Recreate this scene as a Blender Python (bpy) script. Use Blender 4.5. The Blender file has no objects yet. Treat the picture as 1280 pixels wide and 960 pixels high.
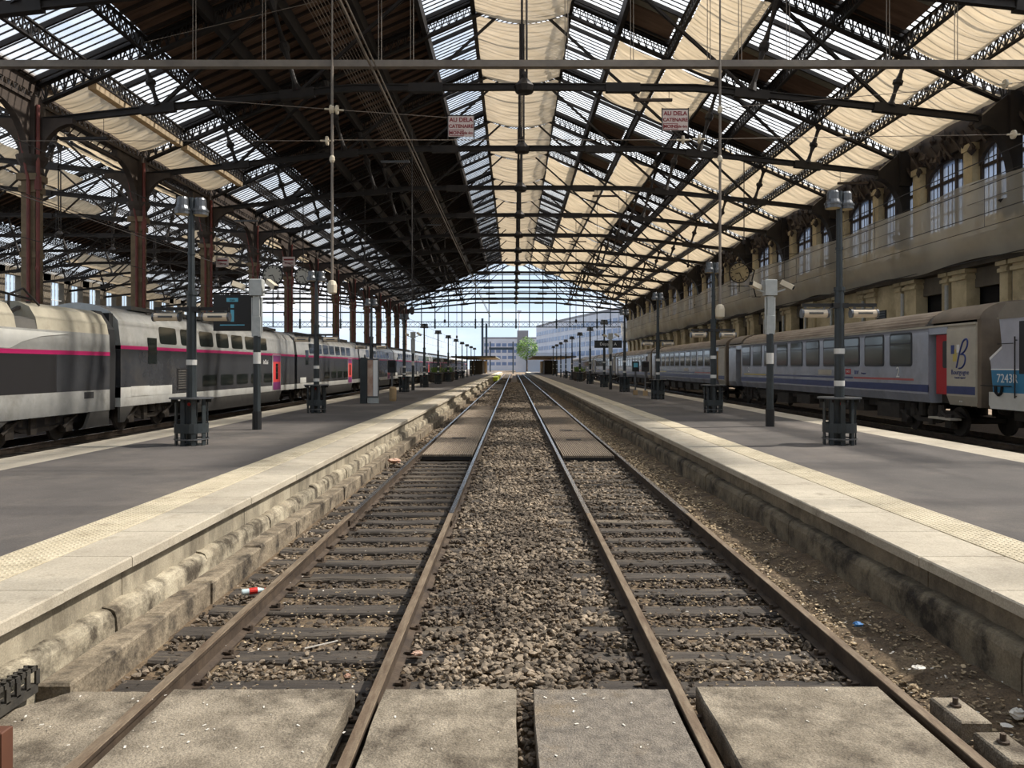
import bpy, math, random
import numpy as np
from mathutils import Vector, Matrix
random.seed(7)
rng = np.random.default_rng(11)
SC = bpy.context.scene
COL = SC.collection
PI = math.pi

# ------------------------------------------------------------------ camera
cam_d = bpy.data.cameras.new('camera')
cam_d.sensor_width = 36.0
cam_d.lens = 950.0 / 1280.0 * 36.0
cam_d.shift_x = -2.0 / 1280.0
cam_d.shift_y = -22.0 / 1280.0
cam_d.clip_start = 0.05
cam_d.clip_end = 3000
cam = bpy.data.objects.new('camera', cam_d)
cam.location = (0, 0, 2.2)
cam.rotation_euler = (PI / 2, 0, 0)
COL.objects.link(cam)
SC.camera = cam

# ------------------------------------------------------------------ sky and sun
world = bpy.data.worlds.new('world')
SC.world = world
world.use_nodes = True
wn = world.node_tree.nodes; wl = world.node_tree.links
wn.clear()
w_out = wn.new('ShaderNodeOutputWorld'); w_bg = wn.new('ShaderNodeBackground')
tc = wn.new('ShaderNodeTexCoord'); sep = wn.new('ShaderNodeSeparateXYZ')
wl.new(tc.outputs['Generated'], sep.inputs[0])
grad = wn.new('ShaderNodeValToRGB')
grad.color_ramp.elements[0].position = 0.0; grad.color_ramp.elements[0].color = (0.60, 0.73, 0.86, 1)
grad.color_ramp.elements[1].position = 0.75; grad.color_ramp.elements[1].color = (0.24, 0.45, 0.80, 1)
wl.new(sep.outputs['Z'], grad.inputs[0])
nz = wn.new('ShaderNodeTexNoise'); nz.inputs['Scale'].default_value = 3.2; nz.inputs['Detail'].default_value = 7
mp = wn.new('ShaderNodeMapping'); mp.inputs['Scale'].default_value = (1, 1, 2.6); mp.inputs['Location'].default_value = (0.3, 0.1, 0.2)
wl.new(tc.outputs['Generated'], mp.inputs[0]); wl.new(mp.outputs[0], nz.inputs['Vector'])
cr = wn.new('ShaderNodeValToRGB'); cr.color_ramp.elements[0].position = 0.46; cr.color_ramp.elements[1].position = 0.66
wl.new(nz.outputs['Fac'], cr.inputs[0])
wm = wn.new('ShaderNodeMix'); wm.data_type = 'RGBA'
wl.new(cr.outputs[0], wm.inputs['Factor']); wl.new(grad.outputs[0], wm.inputs['A']); wm.inputs['B'].default_value = (0.95, 0.96, 1.0, 1)
wl.new(wm.outputs['Result'], w_bg.inputs['Color'])
w_bg.inputs['Strength'].default_value = 1.22
wl.new(w_bg.outputs[0], w_out.inputs[0])

sun_d = bpy.data.lights.new('sun', 'SUN'); sun_d.energy = 13.0; sun_d.angle = math.radians(1.5); sun_d.color = (1.0, 0.92, 0.81)
sun = bpy.data.objects.new('sun', sun_d)
sun_dir = Vector((0.88, 0.16, 1.0)).normalized()          # towards the sun
sun.rotation_euler = sun_dir.to_track_quat('Z', 'Y').to_euler()
COL.objects.link(sun)
SC.view_settings.view_transform = 'Standard'
SC.view_settings.look = 'None'
SC.view_settings.exposure = 0.12
SC.view_settings.gamma = 1.0
SC.view_settings.use_curve_mapping = False
SC.cycles.max_bounces = 10
SC.cycles.diffuse_bounces = 5
SC.cycles.transparent_max_bounces = 16

# ------------------------------------------------------------------ helpers
def lin(c):
    c = c / 255.0
    return c / 12.92 if c <= 0.04045 else ((c + 0.055) / 1.055) ** 2.4
def rgb(r, g, b): return (lin(r), lin(g), lin(b), 1.0)

MATS = {}
def mat(name, c1, c2=None, scale=4.0, rough=0.7, metal=0.0, bump=0.0, bscale=None, stretch=(1, 1, 1), island=0.0, detail=6, dirt=None, dscale=1.0, dlo=.45, dhi=.7, grain=0, gscale=70):
    m = bpy.data.materials.new(name); m.use_nodes = True
    nt = m.node_tree; n = nt.nodes; l = nt.links
    b = n['Principled BSDF']
    b.inputs['Roughness'].default_value = rough; b.inputs['Metallic'].default_value = metal
    MATS[name] = m
    if c2 is None and bump == 0 and island == 0 and dirt is None:
        b.inputs['Base Color'].default_value = c1
        return m
    c2 = c2 or c1
    g = n.new('ShaderNodeNewGeometry')
    mpn = n.new('ShaderNodeMapping'); mpn.inputs['Scale'].default_value = stretch
    l.new(g.outputs['Position'], mpn.inputs[0])
    nz = n.new('ShaderNodeTexNoise'); nz.inputs['Scale'].default_value = scale; nz.inputs['Detail'].default_value = detail
    nz.inputs['Roughness'].default_value = 0.65
    l.new(mpn.outputs[0], nz.inputs['Vector'])
    r = n.new('ShaderNodeValToRGB'); r.color_ramp.elements[0].position = 0.33; r.color_ramp.elements[1].position = 0.68
    r.color_ramp.elements[0].color = c1; r.color_ramp.elements[1].color = c2
    l.new(nz.outputs['Fac'], r.inputs[0])
    colour = r.outputs[0]
    if dirt is not None:
        nd = n.new('ShaderNodeTexNoise'); nd.inputs['Scale'].default_value = dscale; nd.inputs['Detail'].default_value = 8
        nd.inputs['Roughness'].default_value = 0.7
        l.new(mpn.outputs[0], nd.inputs['Vector'])
        rd = n.new('ShaderNodeValToRGB'); rd.color_ramp.elements[0].position = dlo; rd.color_ramp.elements[1].position = dhi
        l.new(nd.outputs['Fac'], rd.inputs[0])
        mx = n.new('ShaderNodeMix'); mx.data_type = 'RGBA'
        l.new(rd.outputs[0], mx.inputs['Factor']); l.new(colour, mx.inputs['A']); mx.inputs['B'].default_value = dirt
        colour = mx.outputs['Result']
    if grain:
        ng = n.new('ShaderNodeTexNoise'); ng.inputs['Scale'].default_value = gscale; ng.inputs['Detail'].default_value = 3
        l.new(g.outputs['Position'], ng.inputs['Vector'])
        mg = n.new('ShaderNodeMapRange'); mg.inputs['From Min'].default_value = .3; mg.inputs['From Max'].default_value = .7
        mg.inputs['To Min'].default_value = 1 - grain; mg.inputs['To Max'].default_value = 1 + grain
        l.new(ng.outputs['Fac'], mg.inputs['Value'])
        mx = n.new('ShaderNodeMix'); mx.data_type = 'RGBA'; mx.blend_type = 'MULTIPLY'; mx.inputs['Factor'].default_value = 1
        l.new(colour, mx.inputs['A']); l.new(mg.outputs[0], mx.inputs['B']); colour = mx.outputs['Result']
    if island:
        mm = n.new('ShaderNodeMapRange'); mm.inputs['To Min'].default_value = 1 - island; mm.inputs['To Max'].default_value = 1 + island
        l.new(g.outputs['Random Per Island'], mm.inputs['Value'])
        mx = n.new('ShaderNodeMix'); mx.data_type = 'RGBA'; mx.blend_type = 'MULTIPLY'; mx.inputs['Factor'].default_value = 1
        l.new(colour, mx.inputs['A']); l.new(mm.outputs[0], mx.inputs['B'])
        colour = mx.outputs['Result']
    l.new(colour, b.inputs['Base Color'])
    if bump:
        nb = n.new('ShaderNodeTexNoise'); nb.inputs['Scale'].default_value = bscale or scale * 6; nb.inputs['Detail'].default_value = 5
        l.new(mpn.outputs[0], nb.inputs['Vector'])
        bp = n.new('ShaderNodeBump'); bp.inputs['Strength'].default_value = bump; bp.inputs['Distance'].default_value = 0.02
        l.new(nb.outputs['Fac'], bp.inputs['Height']); l.new(bp.outputs[0], b.inputs['Normal'])
    return m

def trans_mat(name, transp, translu, tcol, lcol, wave=None, gloss=0.0):
    """thin sheet: transparent + translucent + diffuse remainder (+ fine seams)"""
    m = bpy.data.materials.new(name); m.use_nodes = True
    nt = m.node_tree; n = nt.nodes; l = nt.links; n.clear()
    out = n.new('ShaderNodeOutputMaterial')
    tr = n.new('ShaderNodeBsdfTransparent'); tr.inputs[0].default_value = tcol
    tl = n.new('ShaderNodeBsdfTranslucent'); tl.inputs[0].default_value = lcol
    df = n.new('ShaderNodeBsdfDiffuse'); df.inputs[0].default_value = lcol
    g = n.new('ShaderNodeNewGeometry')
    nz = n.new('ShaderNodeTexNoise'); nz.inputs['Scale'].default_value = 0.9; nz.inputs['Detail'].default_value = 4
    mpn = n.new('ShaderNodeMapping'); mpn.inputs['Scale'].default_value = wave or (1, 1, 1)
    l.new(g.outputs['Position'], mpn.inputs[0]); l.new(mpn.outputs[0], nz.inputs['Vector'])
    r = n.new('ShaderNodeValToRGB'); r.color_ramp.elements[0].position = 0.35; r.color_ramp.elements[1].position = 0.7
    r.color_ramp.elements[0].color = tuple(x * 0.72 for x in lcol[:3]) + (1,); r.color_ramp.elements[1].color = lcol
    l.new(nz.outputs['Fac'], r.inputs[0]); l.new(r.outputs[0], tl.inputs[0]); l.new(r.outputs[0], df.inputs[0])
    m1 = n.new('ShaderNodeMixShader'); m1.inputs[0].default_value = translu / max(1e-4, (1 - transp))
    l.new(df.outputs[0], m1.inputs[1]); l.new(tl.outputs[0], m1.inputs[2])
    m2 = n.new('ShaderNodeMixShader'); m2.inputs[0].default_value = transp
    l.new(m1.outputs[0], m2.inputs[1]); l.new(tr.outputs[0], m2.inputs[2])
    last = m2.outputs[0]
    if gloss:
        gl = n.new('ShaderNodeBsdfGlossy'); gl.inputs['Roughness'].default_value = 0.05
        m3 = n.new('ShaderNodeMixShader'); m3.inputs[0].default_value = gloss
        l.new(last, m3.inputs[1]); l.new(gl.outputs[0], m3.inputs[2]); last = m3.outputs[0]
    l.new(last, out.inputs[0])
    MATS[name] = m
    return m

class MB:
    def __init__(s): s.v = []; s.f = []; s.m = []; s.cur = 0
    def quad(s, a, b, c, d):
        i = len(s.v); s.v += [a, b, c, d]; s.f.append((i, i+1, i+2, i+3)); s.m.append(s.cur); return s
    def box(s, x0, x1, y0, y1, z0, z1):
        i = len(s.v)
        s.v += [(x0,y0,z0),(x1,y0,z0),(x1,y1,z0),(x0,y1,z0),(x0,y0,z1),(x1,y0,z1),(x1,y1,z1),(x0,y1,z1)]
        for q in ((3,2,1,0),(4,5,6,7),(0,1,5,4),(1,2,6,5),(2,3,7,6),(3,0,4,7)):
            s.f.append(tuple(i+k for k in q)); s.m.append(s.cur)
        return s
    def cbox(s, x0, x1, y0, y1, z0, z1, c=.01):
        """box whose top edges are chamfered by c"""
        i = len(s.v)
        s.v += [(x0,y0,z0),(x1,y0,z0),(x1,y1,z0),(x0,y1,z0),(x0,y0,z1-c),(x1,y0,z1-c),(x1,y1,z1-c),(x0,y1,z1-c),
                (x0+c,y0+c,z1),(x1-c,y0+c,z1),(x1-c,y1-c,z1),(x0+c,y1-c,z1)]
        for q in ((3,2,1,0),(0,1,5,4),(1,2,6,5),(2,3,7,6),(3,0,4,7),(4,5,9,8),(5,6,10,9),(6,7,11,10),(7,4,8,11),(8,9,10,11)):
            s.f.append(tuple(i+k for k in q)); s.m.append(s.cur)
        return s
    def bar(s, p, q, w, h=None, up=(0, 0, 1)):
        """box beam from p to q, w wide, h deep"""
        h = h or w
        p = Vector(p); q = Vector(q); d = (q - p)
        if d.length < 1e-6: return s
        d.normalize(); up = Vector(up)
        if abs(d.dot(up)) > 0.99: up = Vector((1, 0, 0)) if abs(d.x) < .9 else Vector((0, 1, 0))
        sd = d.cross(up).normalized(); u = sd.cross(d).normalized()
        i = len(s.v)
        for c in (p, q):
            for a, b in ((-1,-1),(1,-1),(1,1),(-1,1)):
                s.v.append(tuple(c + sd * (a*w/2) + u * (b*h/2)))
        for f in ((0,1,2,3),(7,6,5,4),(0,4,5,1),(1,5,6,2),(2,6,7,3),(3,7,4,0)):
            s.f.append(tuple(i+k for k in f)); s.m.append(s.cur)
        return s
    def tube(s, p, q, r0, r1=None, n=8, cap=True):
        r1 = r0 if r1 is None else r1
        p = Vector(p); q = Vector(q); d = (q - p).normalized()
        up = Vector((0,0,1)) if abs(d.z) < .95 else Vector((1,0,0))
        a = d.cross(up).normalized(); b = a.cross(d).normalized()
        i = len(s.v)
        for c, r in ((p, r0), (q, r1)):
            for k in range(n):
                t = 2*PI*k/n; s.v.append(tuple(c + a*(r*math.cos(t)) + b*(r*math.sin(t))))
        for k in range(n):
            s.f.append((i+k, i+n+k, i+n+(k+1)%n, i+(k+1)%n)); s.m.append(s.cur)
        if cap:
            s.f.append(tuple(i+k for k in range(n))); s.m.append(s.cur)
            s.f.append(tuple(i+n+k for k in reversed(range(n)))); s.m.append(s.cur)
        return s
    def path(s, pts, r, n=6):
        for a, b in zip(pts[:-1], pts[1:]): s.tube(a, b, r, n=n)
        return s
    def lathe(s, prof, o=(0,0,0), n=14):
        i = len(s.v); k = len(prof)
        for r, z in prof:
            for j in range(n):
                t = 2*PI*j/n; s.v.append((o[0]+r*math.cos(t), o[1]+r*math.sin(t), o[2]+z))
        for a in range(k-1):
            for j in range(n):
                s.f.append((i+a*n+j, i+a*n+(j+1)%n, i+(a+1)*n+(j+1)%n, i+(a+1)*n+j)); s.m.append(s.cur)
        s.f.append(tuple(i+j for j in reversed(range(n)))); s.m.append(s.cur)
        s.f.append(tuple(i+(k-1)*n+j for j in range(n))); s.m.append(s.cur)
        return s
    def prism(s, poly, a0, a1, axis='Y'):
        """closed 2-D outline pushed along an axis. axis Y: poly is (x,z); X: (y,z); Z: (x,y)"""
        i = len(s.v); n = len(poly)
        for a in (a0, a1):
            for p in poly:
                s.v.append({'Y': (p[0], a, p[1]), 'X': (a, p[0], p[1]), 'Z': (p[0], p[1], a)}[axis])
        s.f.append(tuple(i+k for k in range(n))); s.m.append(s.cur)
        s.f.append(tuple(i+n+k for k in reversed(range(n)))); s.m.append(s.cur)
        for k in range(n):
            s.f.append((i+k, i+n+k, i+n+(k+1)%n, i+(k+1)%n)); s.m.append(s.cur)
        return s
    def sheet(s, prof, a0, a1, n=1):
        """open outline (x,z) pushed along Y"""
        i = len(s.v); k = len(prof)
        for j in range(n+1):
            y = a0 + (a1-a0)*j/n
            for p in prof: s.v.append((p[0], y, p[1]))
        for j in range(n):
            for a in range(k-1):
                s.f.append((i+j*k+a, i+j*k+a+1, i+(j+1)*k+a+1, i+(j+1)*k+a)); s.m.append(s.cur)
        return s
    def grid(s, fn, nu, nv):
        i = len(s.v)
        for a in range(nu+1):
            for b in range(nv+1): s.v.append(fn(a/nu, b/nv))
        for a in range(nu):
            for b in range(nv):
                p = i+a*(nv+1)+b
                s.f.append((p, p+1, p+nv+2, p+nv+1)); s.m.append(s.cur)
        return s
    def mesh(s, name, mats):
        me = bpy.data.meshes.new(name)
        me.from_pydata([tuple(v) for v in s.v], [], s.f)
        if not isinstance(mats, (list, tuple)): mats = [mats]
        for m in mats: me.materials.append(MATS[m] if isinstance(m, str) else m)
        if any(s.m): me.polygons.foreach_set('material_index', s.m)
        me.update()
        return me
    def build(s, name, mats, parent=None, loc=None, smooth=False):
        me = s.mesh(name, mats)
        if smooth:
            me.shade_smooth()
            try: me.set_sharp_from_angle(angle=math.radians(35))
            except Exception: pass
        return link(name, me, parent, loc)

def link(name, data, parent=None, loc=None, rot=None):
    o = bpy.data.objects.new(name, data); COL.objects.link(o)
    if parent: o.parent = parent
    if loc: o.location = loc
    if rot: o.rotation_euler = rot
    return o
def tag(o, label=None, cat=None, group=None, kind=None):
    if label: o['label'] = label
    if cat: o['category'] = cat
    if group: o['group'] = group
    if kind: o['kind'] = kind
    return o
def thing(name, label, cat, loc=(0,0,0), rotz=0, group=None):
    o = bpy.data.objects.new(name, None); COL.objects.link(o)
    o.location = loc; o.rotation_euler = (0, 0, rotz)
    return tag(o, label, cat, group)
def struct(name, loc=(0,0,0)):
    o = bpy.data.objects.new(name, None); COL.objects.link(o); o.location = loc; o['kind'] = 'structure'; return o
def copy_tree(o, parent=None, label=None, loc=None):
    c = o.copy(); COL.objects.link(c)
    if parent is not None: c.parent = parent
    if label: c['label'] = label
    if loc: c.location = loc
    for ch in list(o.children): copy_tree(ch, c)
    return c
def letters(name, s, size, m, parent, loc, rot, ext=.003, align='CENTER', shear=0.0, bold=0.0):
    cu = bpy.data.curves.new(name, 'FONT'); cu.body = s; cu.size = size; cu.extrude = ext
    cu.align_x = align; cu.align_y = 'CENTER'; cu.shear = shear; cu.offset = bold
    cu.materials.append(MATS[m])
    return to_mesh(name, cu, parent, loc, rot)
def to_mesh(name, cu, parent, loc=None, rot=None):
    o = bpy.data.objects.new(name, cu)
    me = bpy.data.meshes.new_from_object(o)
    bpy.data.objects.remove(o)
    return link(name, me, parent, loc, rot)
ORD = ['first','second','third','fourth','fifth','sixth','seventh','eighth','ninth','tenth','eleventh','twelfth','thirteenth','fourteenth']

# ------------------------------------------------------------------ materials
mat('iron', rgb(30,27,25), rgb(48,42,38), 1.5, .6, 0.2)
mat('iron_brown', rgb(52,43,36), rgb(74,62,52), 1.5, .7)
mat('iron_tan', rgb(100,86,64), rgb(130,112,86), 2, .8)
mat('bar_iron', rgb(104,96,88), rgb(130,120,108), 1.2, .6)
mat('wire', rgb(120,108,96), rough=.6)
mat('wire_dark', rgb(50,46,44), rough=.6)
mat('red_pipe', rgb(96,44,38), rgb(124,62,52), 1.2, .55)
mat('gable_iron', rgb(38,52,60), rgb(52,66,74), 1.5, .6)
mat('wood', rgb(84,64,52), rgb(122,96,78), .8, .8, bump=.3, bscale=14, stretch=(.35,3.2,1))
mat('wood_rafter', rgb(36,27,22), rgb(52,38,30), 2, .8)
mat('roof_sheet', rgb(110,108,96), rgb(136,132,118), 2, .7)
trans_mat('roof_glass', .68, .20, (.97,.98,1,1), (.90,.90,.87,1), (1,.6,1))
trans_mat('awning', .03, .43, (1,.95,.85,1), (.74,.60,.41,1), (.35,2.6,1))
trans_mat('awning_centre', .05, .46, (1,.95,.85,1), (.70,.57,.40,1), (.3,2.2,1))
trans_mat('net', .40, .14, (.95,.93,.90,1), (.74,.69,.58,1), (1,.4,.4))
trans_mat('window_glass', .40, .25, (.62,.70,.84,1), (.42,.46,.52,1), (1,1,1), gloss=.06)
mat('asphalt', rgb(73,69,65), rgb(94,88,83), .5, .9, bump=.25, bscale=60, dirt=rgb(112,104,95), dscale=.35, dlo=.5, dhi=.75, grain=.12, gscale=40)
mat('coping', rgb(160,150,132), rgb(190,180,160), 1.1, .85, bump=.2, bscale=40, dirt=rgb(122,111,93), dscale=2.2, dlo=.54, dhi=.78, grain=.16)
mat('tactile', rgb(176,164,138), rgb(200,188,162), 2.0, .85, bump=.15, bscale=50, dirt=rgb(132,120,98), dscale=3, dlo=.53, dhi=.78, grain=.16)
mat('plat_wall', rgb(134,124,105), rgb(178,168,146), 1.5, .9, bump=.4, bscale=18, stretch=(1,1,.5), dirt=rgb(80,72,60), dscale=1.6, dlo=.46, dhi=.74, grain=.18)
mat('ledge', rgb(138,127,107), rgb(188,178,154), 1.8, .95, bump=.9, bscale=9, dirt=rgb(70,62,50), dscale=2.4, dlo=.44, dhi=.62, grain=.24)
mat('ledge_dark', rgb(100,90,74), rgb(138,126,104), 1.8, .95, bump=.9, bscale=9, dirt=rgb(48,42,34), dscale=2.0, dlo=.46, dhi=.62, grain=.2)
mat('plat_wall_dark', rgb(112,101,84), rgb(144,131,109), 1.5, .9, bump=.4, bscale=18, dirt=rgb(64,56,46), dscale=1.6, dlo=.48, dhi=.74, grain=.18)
mat('kerb', rgb(112,100,83), rgb(150,137,115), 2.4, .95, bump=.9, bscale=16, dirt=rgb(52,45,37), dscale=3.5, dlo=.46, dhi=.66, grain=.28)
mat('slab', rgb(116,106,90), rgb(158,147,128), 2.6, .95, bump=.7, bscale=55, dirt=rgb(76,67,55), dscale=2.2, dlo=.46, dhi=.66, grain=.36, gscale=110)
mat('slab_grey', rgb(98,91,82), rgb(136,127,114), 12, .95, bump=.7, bscale=70, dirt=rgb(128,112,88), dscale=1.6, dlo=.52, dhi=.75, grain=.45, gscale=150)
mat('ground', rgb(70,58,44), rgb(112,94,72), 5, .98, bump=.8, bscale=24, dirt=rgb(130,112,86), dscale=1.3, dlo=.5, dhi=.7, grain=.4)
mat('side_ballast', rgb(50,42,36), rgb(78,66,56), 4, .98, bump=.8, bscale=20)
mat('stone', rgb(98,87,74), rgb(150,135,115), 1.2, .95, island=.6, bump=.2, bscale=40, dirt=rgb(68,59,50), dscale=.9, dlo=.46, dhi=.66)
mat('stone_dark', rgb(58,51,44), rgb(98,86,72), 1.2, .95, island=.5)
mat('debris', rgb(112,94,70), rgb(176,158,128), 30, .95, island=.75)
mat('sleeper', rgb(50,45,40), rgb(84,76,67), 2.5, .85, bump=.6, bscale=12, stretch=(.6,6,6), dirt=rgb(128,115,96), dscale=.7, dlo=.52, dhi=.70, grain=.2)
mat('sleeper_end', rgb(92,72,58), rgb(122,98,80), 4, .9, bump=.5, bscale=14)
mat('crossing_mat', rgb(110,98,84), rgb(140,126,108), 3, .8, stretch=(4,.6,1), bump=.3)
mat('rail_side', rgb(58,48,40), rgb(92,78,64), 5, .7, .2, bump=.2, bscale=30)
mat('rail_top', rgb(186,184,186), rgb(215,216,220), 3, .22, .95, dirt=rgb(140,122,104), dscale=1.2, dlo=.58, dhi=.7, stretch=(6,.6,1))
mat('rail_rusty', rgb(122,106,88), rgb(156,140,118), 6, .5, .3, stretch=(6,.8,1), dirt=rgb(92,72,56), dscale=2, grain=.15)
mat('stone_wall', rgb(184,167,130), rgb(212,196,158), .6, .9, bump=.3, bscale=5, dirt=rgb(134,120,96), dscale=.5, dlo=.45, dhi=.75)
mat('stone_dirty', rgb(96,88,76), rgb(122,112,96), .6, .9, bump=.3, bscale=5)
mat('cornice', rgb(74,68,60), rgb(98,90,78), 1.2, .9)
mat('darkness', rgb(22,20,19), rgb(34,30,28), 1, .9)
mat('post', rgb(38,44,46), rgb(50,56,58), 3, .45, .1)
mat('post_black', rgb(22,23,24), rough=.5)
mat('white_band', rgb(205,203,196), rough=.6)
mat('grey_box', rgb(160,163,160), rgb(178,180,176), 6, .5)
mat('cam_beige', rgb(206,194,170), rough=.5)
mat('lamp_metal', rgb(96,98,100), rough=.35, metal=.5)
mat('lamp_lens', rgb(196,176,130), rough=.3)
mat('tube_glass', rgb(206,190,166), rough=.2)
mat('red', rgb(190,44,34), rough=.4)
mat('white', rgb(225,224,220), rough=.5)
mat('blue_paint', rgb(44,60,120), rough=.4)
mat('sign_paint', rgb(196,178,170), rgb(206,190,182), 3, .7)
mat('sign_red', rgb(126,30,34), rough=.6)
mat('sign_dark', rgb(26,28,32), rough=.35)
mat('sign_cyan', rgb(92,168,190), rough=.5)
mat('t_grey', rgb(150,150,146), rgb(170,169,163), 1.5, .24, .15, dirt=rgb(120,116,106), dscale=.8, dlo=.5, dhi=.85)
mat('t_white', rgb(196,195,188), rgb(212,211,203), 1.5, .35, .1, dirt=rgb(160,154,142), dscale=.8, dlo=.5, dhi=.85)
mat('t_roof', rgb(150,144,126), rgb(178,170,150), 1.2, .6, dirt=rgb(110,102,88), dscale=1.2, dlo=.5, dhi=.8)
mat('t_dark', rgb(56,57,60), rgb(66,67,69), 1.5, .16, .1, dirt=rgb(84,80,74), dscale=.7, dlo=.5, dhi=.9)
mat('t_black', rgb(36,35,36), rough=.4)
mat('t_skirt', rgb(76,74,70), rgb(92,89,83), 2, .6)
mat('t_pink', rgb(172,34,92), rough=.35)
mat('t_red', rgb(206,64,62), rough=.35)
mat('t_magenta', rgb(128,54,110), rough=.35)
mat('t_glass', rgb(30,34,32), rough=.06)
mat('rubber', rgb(17,17,18), rough=.8)
mat('bogie', rgb(58,52,46), rgb(84,76,66), 5, .8)
mat('c_silver', rgb(156,159,168), rgb(176,178,186), .9, .26, .2, dirt=rgb(136,130,124), dscale=.6, dlo=.5, dhi=.9)
mat('c_roof', rgb(146,130,112), rgb(178,162,142), 1.0, .6, stretch=(1,.3,1), dirt=rgb(110,96,82), dscale=.8)
mat('c_dome', rgb(98,86,72), rgb(122,108,92), 1.5, .5)
mat('c_blue', rgb(46,56,98), rgb(58,68,112), 2, .4)
mat('c_thin_red', rgb(178,92,88), rough=.5)
mat('c_thin_yellow', rgb(190,170,90), rough=.5)
mat('c_glass', rgb(88,90,84), rough=.08)
mat('c_glass_frame', rgb(34,34,36), rough=.4)
mat('c_red', rgb(176,34,40), rough=.45)
mat('c_yellow', rgb(150,118,50), rough=.6)
mat('c_beige', rgb(172,164,148), rgb(188,180,162), 2, .5)
mat('c_under', rgb(44,40,36), rgb(66,60,52), 3, .8)
mat('loco_grey', rgb(160,160,168), rgb(176,176,184), 1.4, .45)
mat('loco_blue', rgb(44,112,150), rgb(56,124,160), 1.4, .45)
mat('loco_roof', rgb(124,116,104), rgb(140,131,118), 1.4, .6)
mat('planter', rgb(60,56,50), rgb(84,78,68), 4, .9)
mat('clock_face', rgb(200,196,184), rough=.5)
mat('far_stone', rgb(196,194,198), rgb(212,210,212), .2, .9)
mat('far_glass', rgb(96,112,140), rgb(130,146,176), .2, .3)
mat('far_roof', rgb(128,124,124), rgb(146,142,142), .1, .8)
mat('leaf', rgb(84,116,52), rgb(128,156,78), .4, .8)
mat('canopy_top', rgb(96,96,90), rgb(120,118,110), 1, .8)
mat('canopy_wood', rgb(150,126,92), rgb(176,150,112), 1, .8)
mat('rust_post', rgb(84,50,34), rgb(94,58,40), 4, .7)
mat('black_plastic', rgb(40,38,35), rgb(70,66,58), 6, .7)
mat('bottle', rgb(190,205,205), rough=.15)
mat('paper', rgb(214,208,196), rough=.8)
mat('blue_scrap', rgb(52,110,164), rough=.6)
mat('orange_scrap', rgb(170,118,90), rgb(206,180,160), 14, .8)
mat('yellow_mat', rgb(196,210,60), rough=.7)
mat('poster', rgb(150,110,90), rgb(210,190,170), 1.6, .5)
# ================================================================== THE SETTING
YEND = 230.0
# ---- floor: trackbed ground and the land beyond the hall
fl = struct('floor')
b = MB(); b.grid(lambda u, v: ((-6 + 12*u), 2.0 + 200*v, -.215 + .02*math.sin(u*40+v*90)), 30, 60)
b.build('track_bed', 'ground', fl)
MB().box(-90, 60, -30, 700, -.6, -.3).build('ground_slab', 'ground', fl)
MB().box(-18.2, -9.25, 0, 400, -.5, -.2).build('side_track_bed', 'side_ballast', fl)
MB().box(9.7, 23.5, 0, 400, -.5, -.2).build('side_track_bed', 'side_ballast', fl)
MB().box(-60, -18.2, -10, 400, -.5, .50).build('far_platform', 'asphalt', fl)
# raised dirt along the right kerb
b = MB()
def dirt(u, v):
    x = 2.66 + .82*u; y = 4.0 + 60*v
    return (x, y, -.17 + .14*u + .02*math.sin(9*x + 3.1*y) + .015*math.sin(17*y))
b.grid(dirt, 8, 400); b.build('dirt_bank', 'ground', fl)

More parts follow.
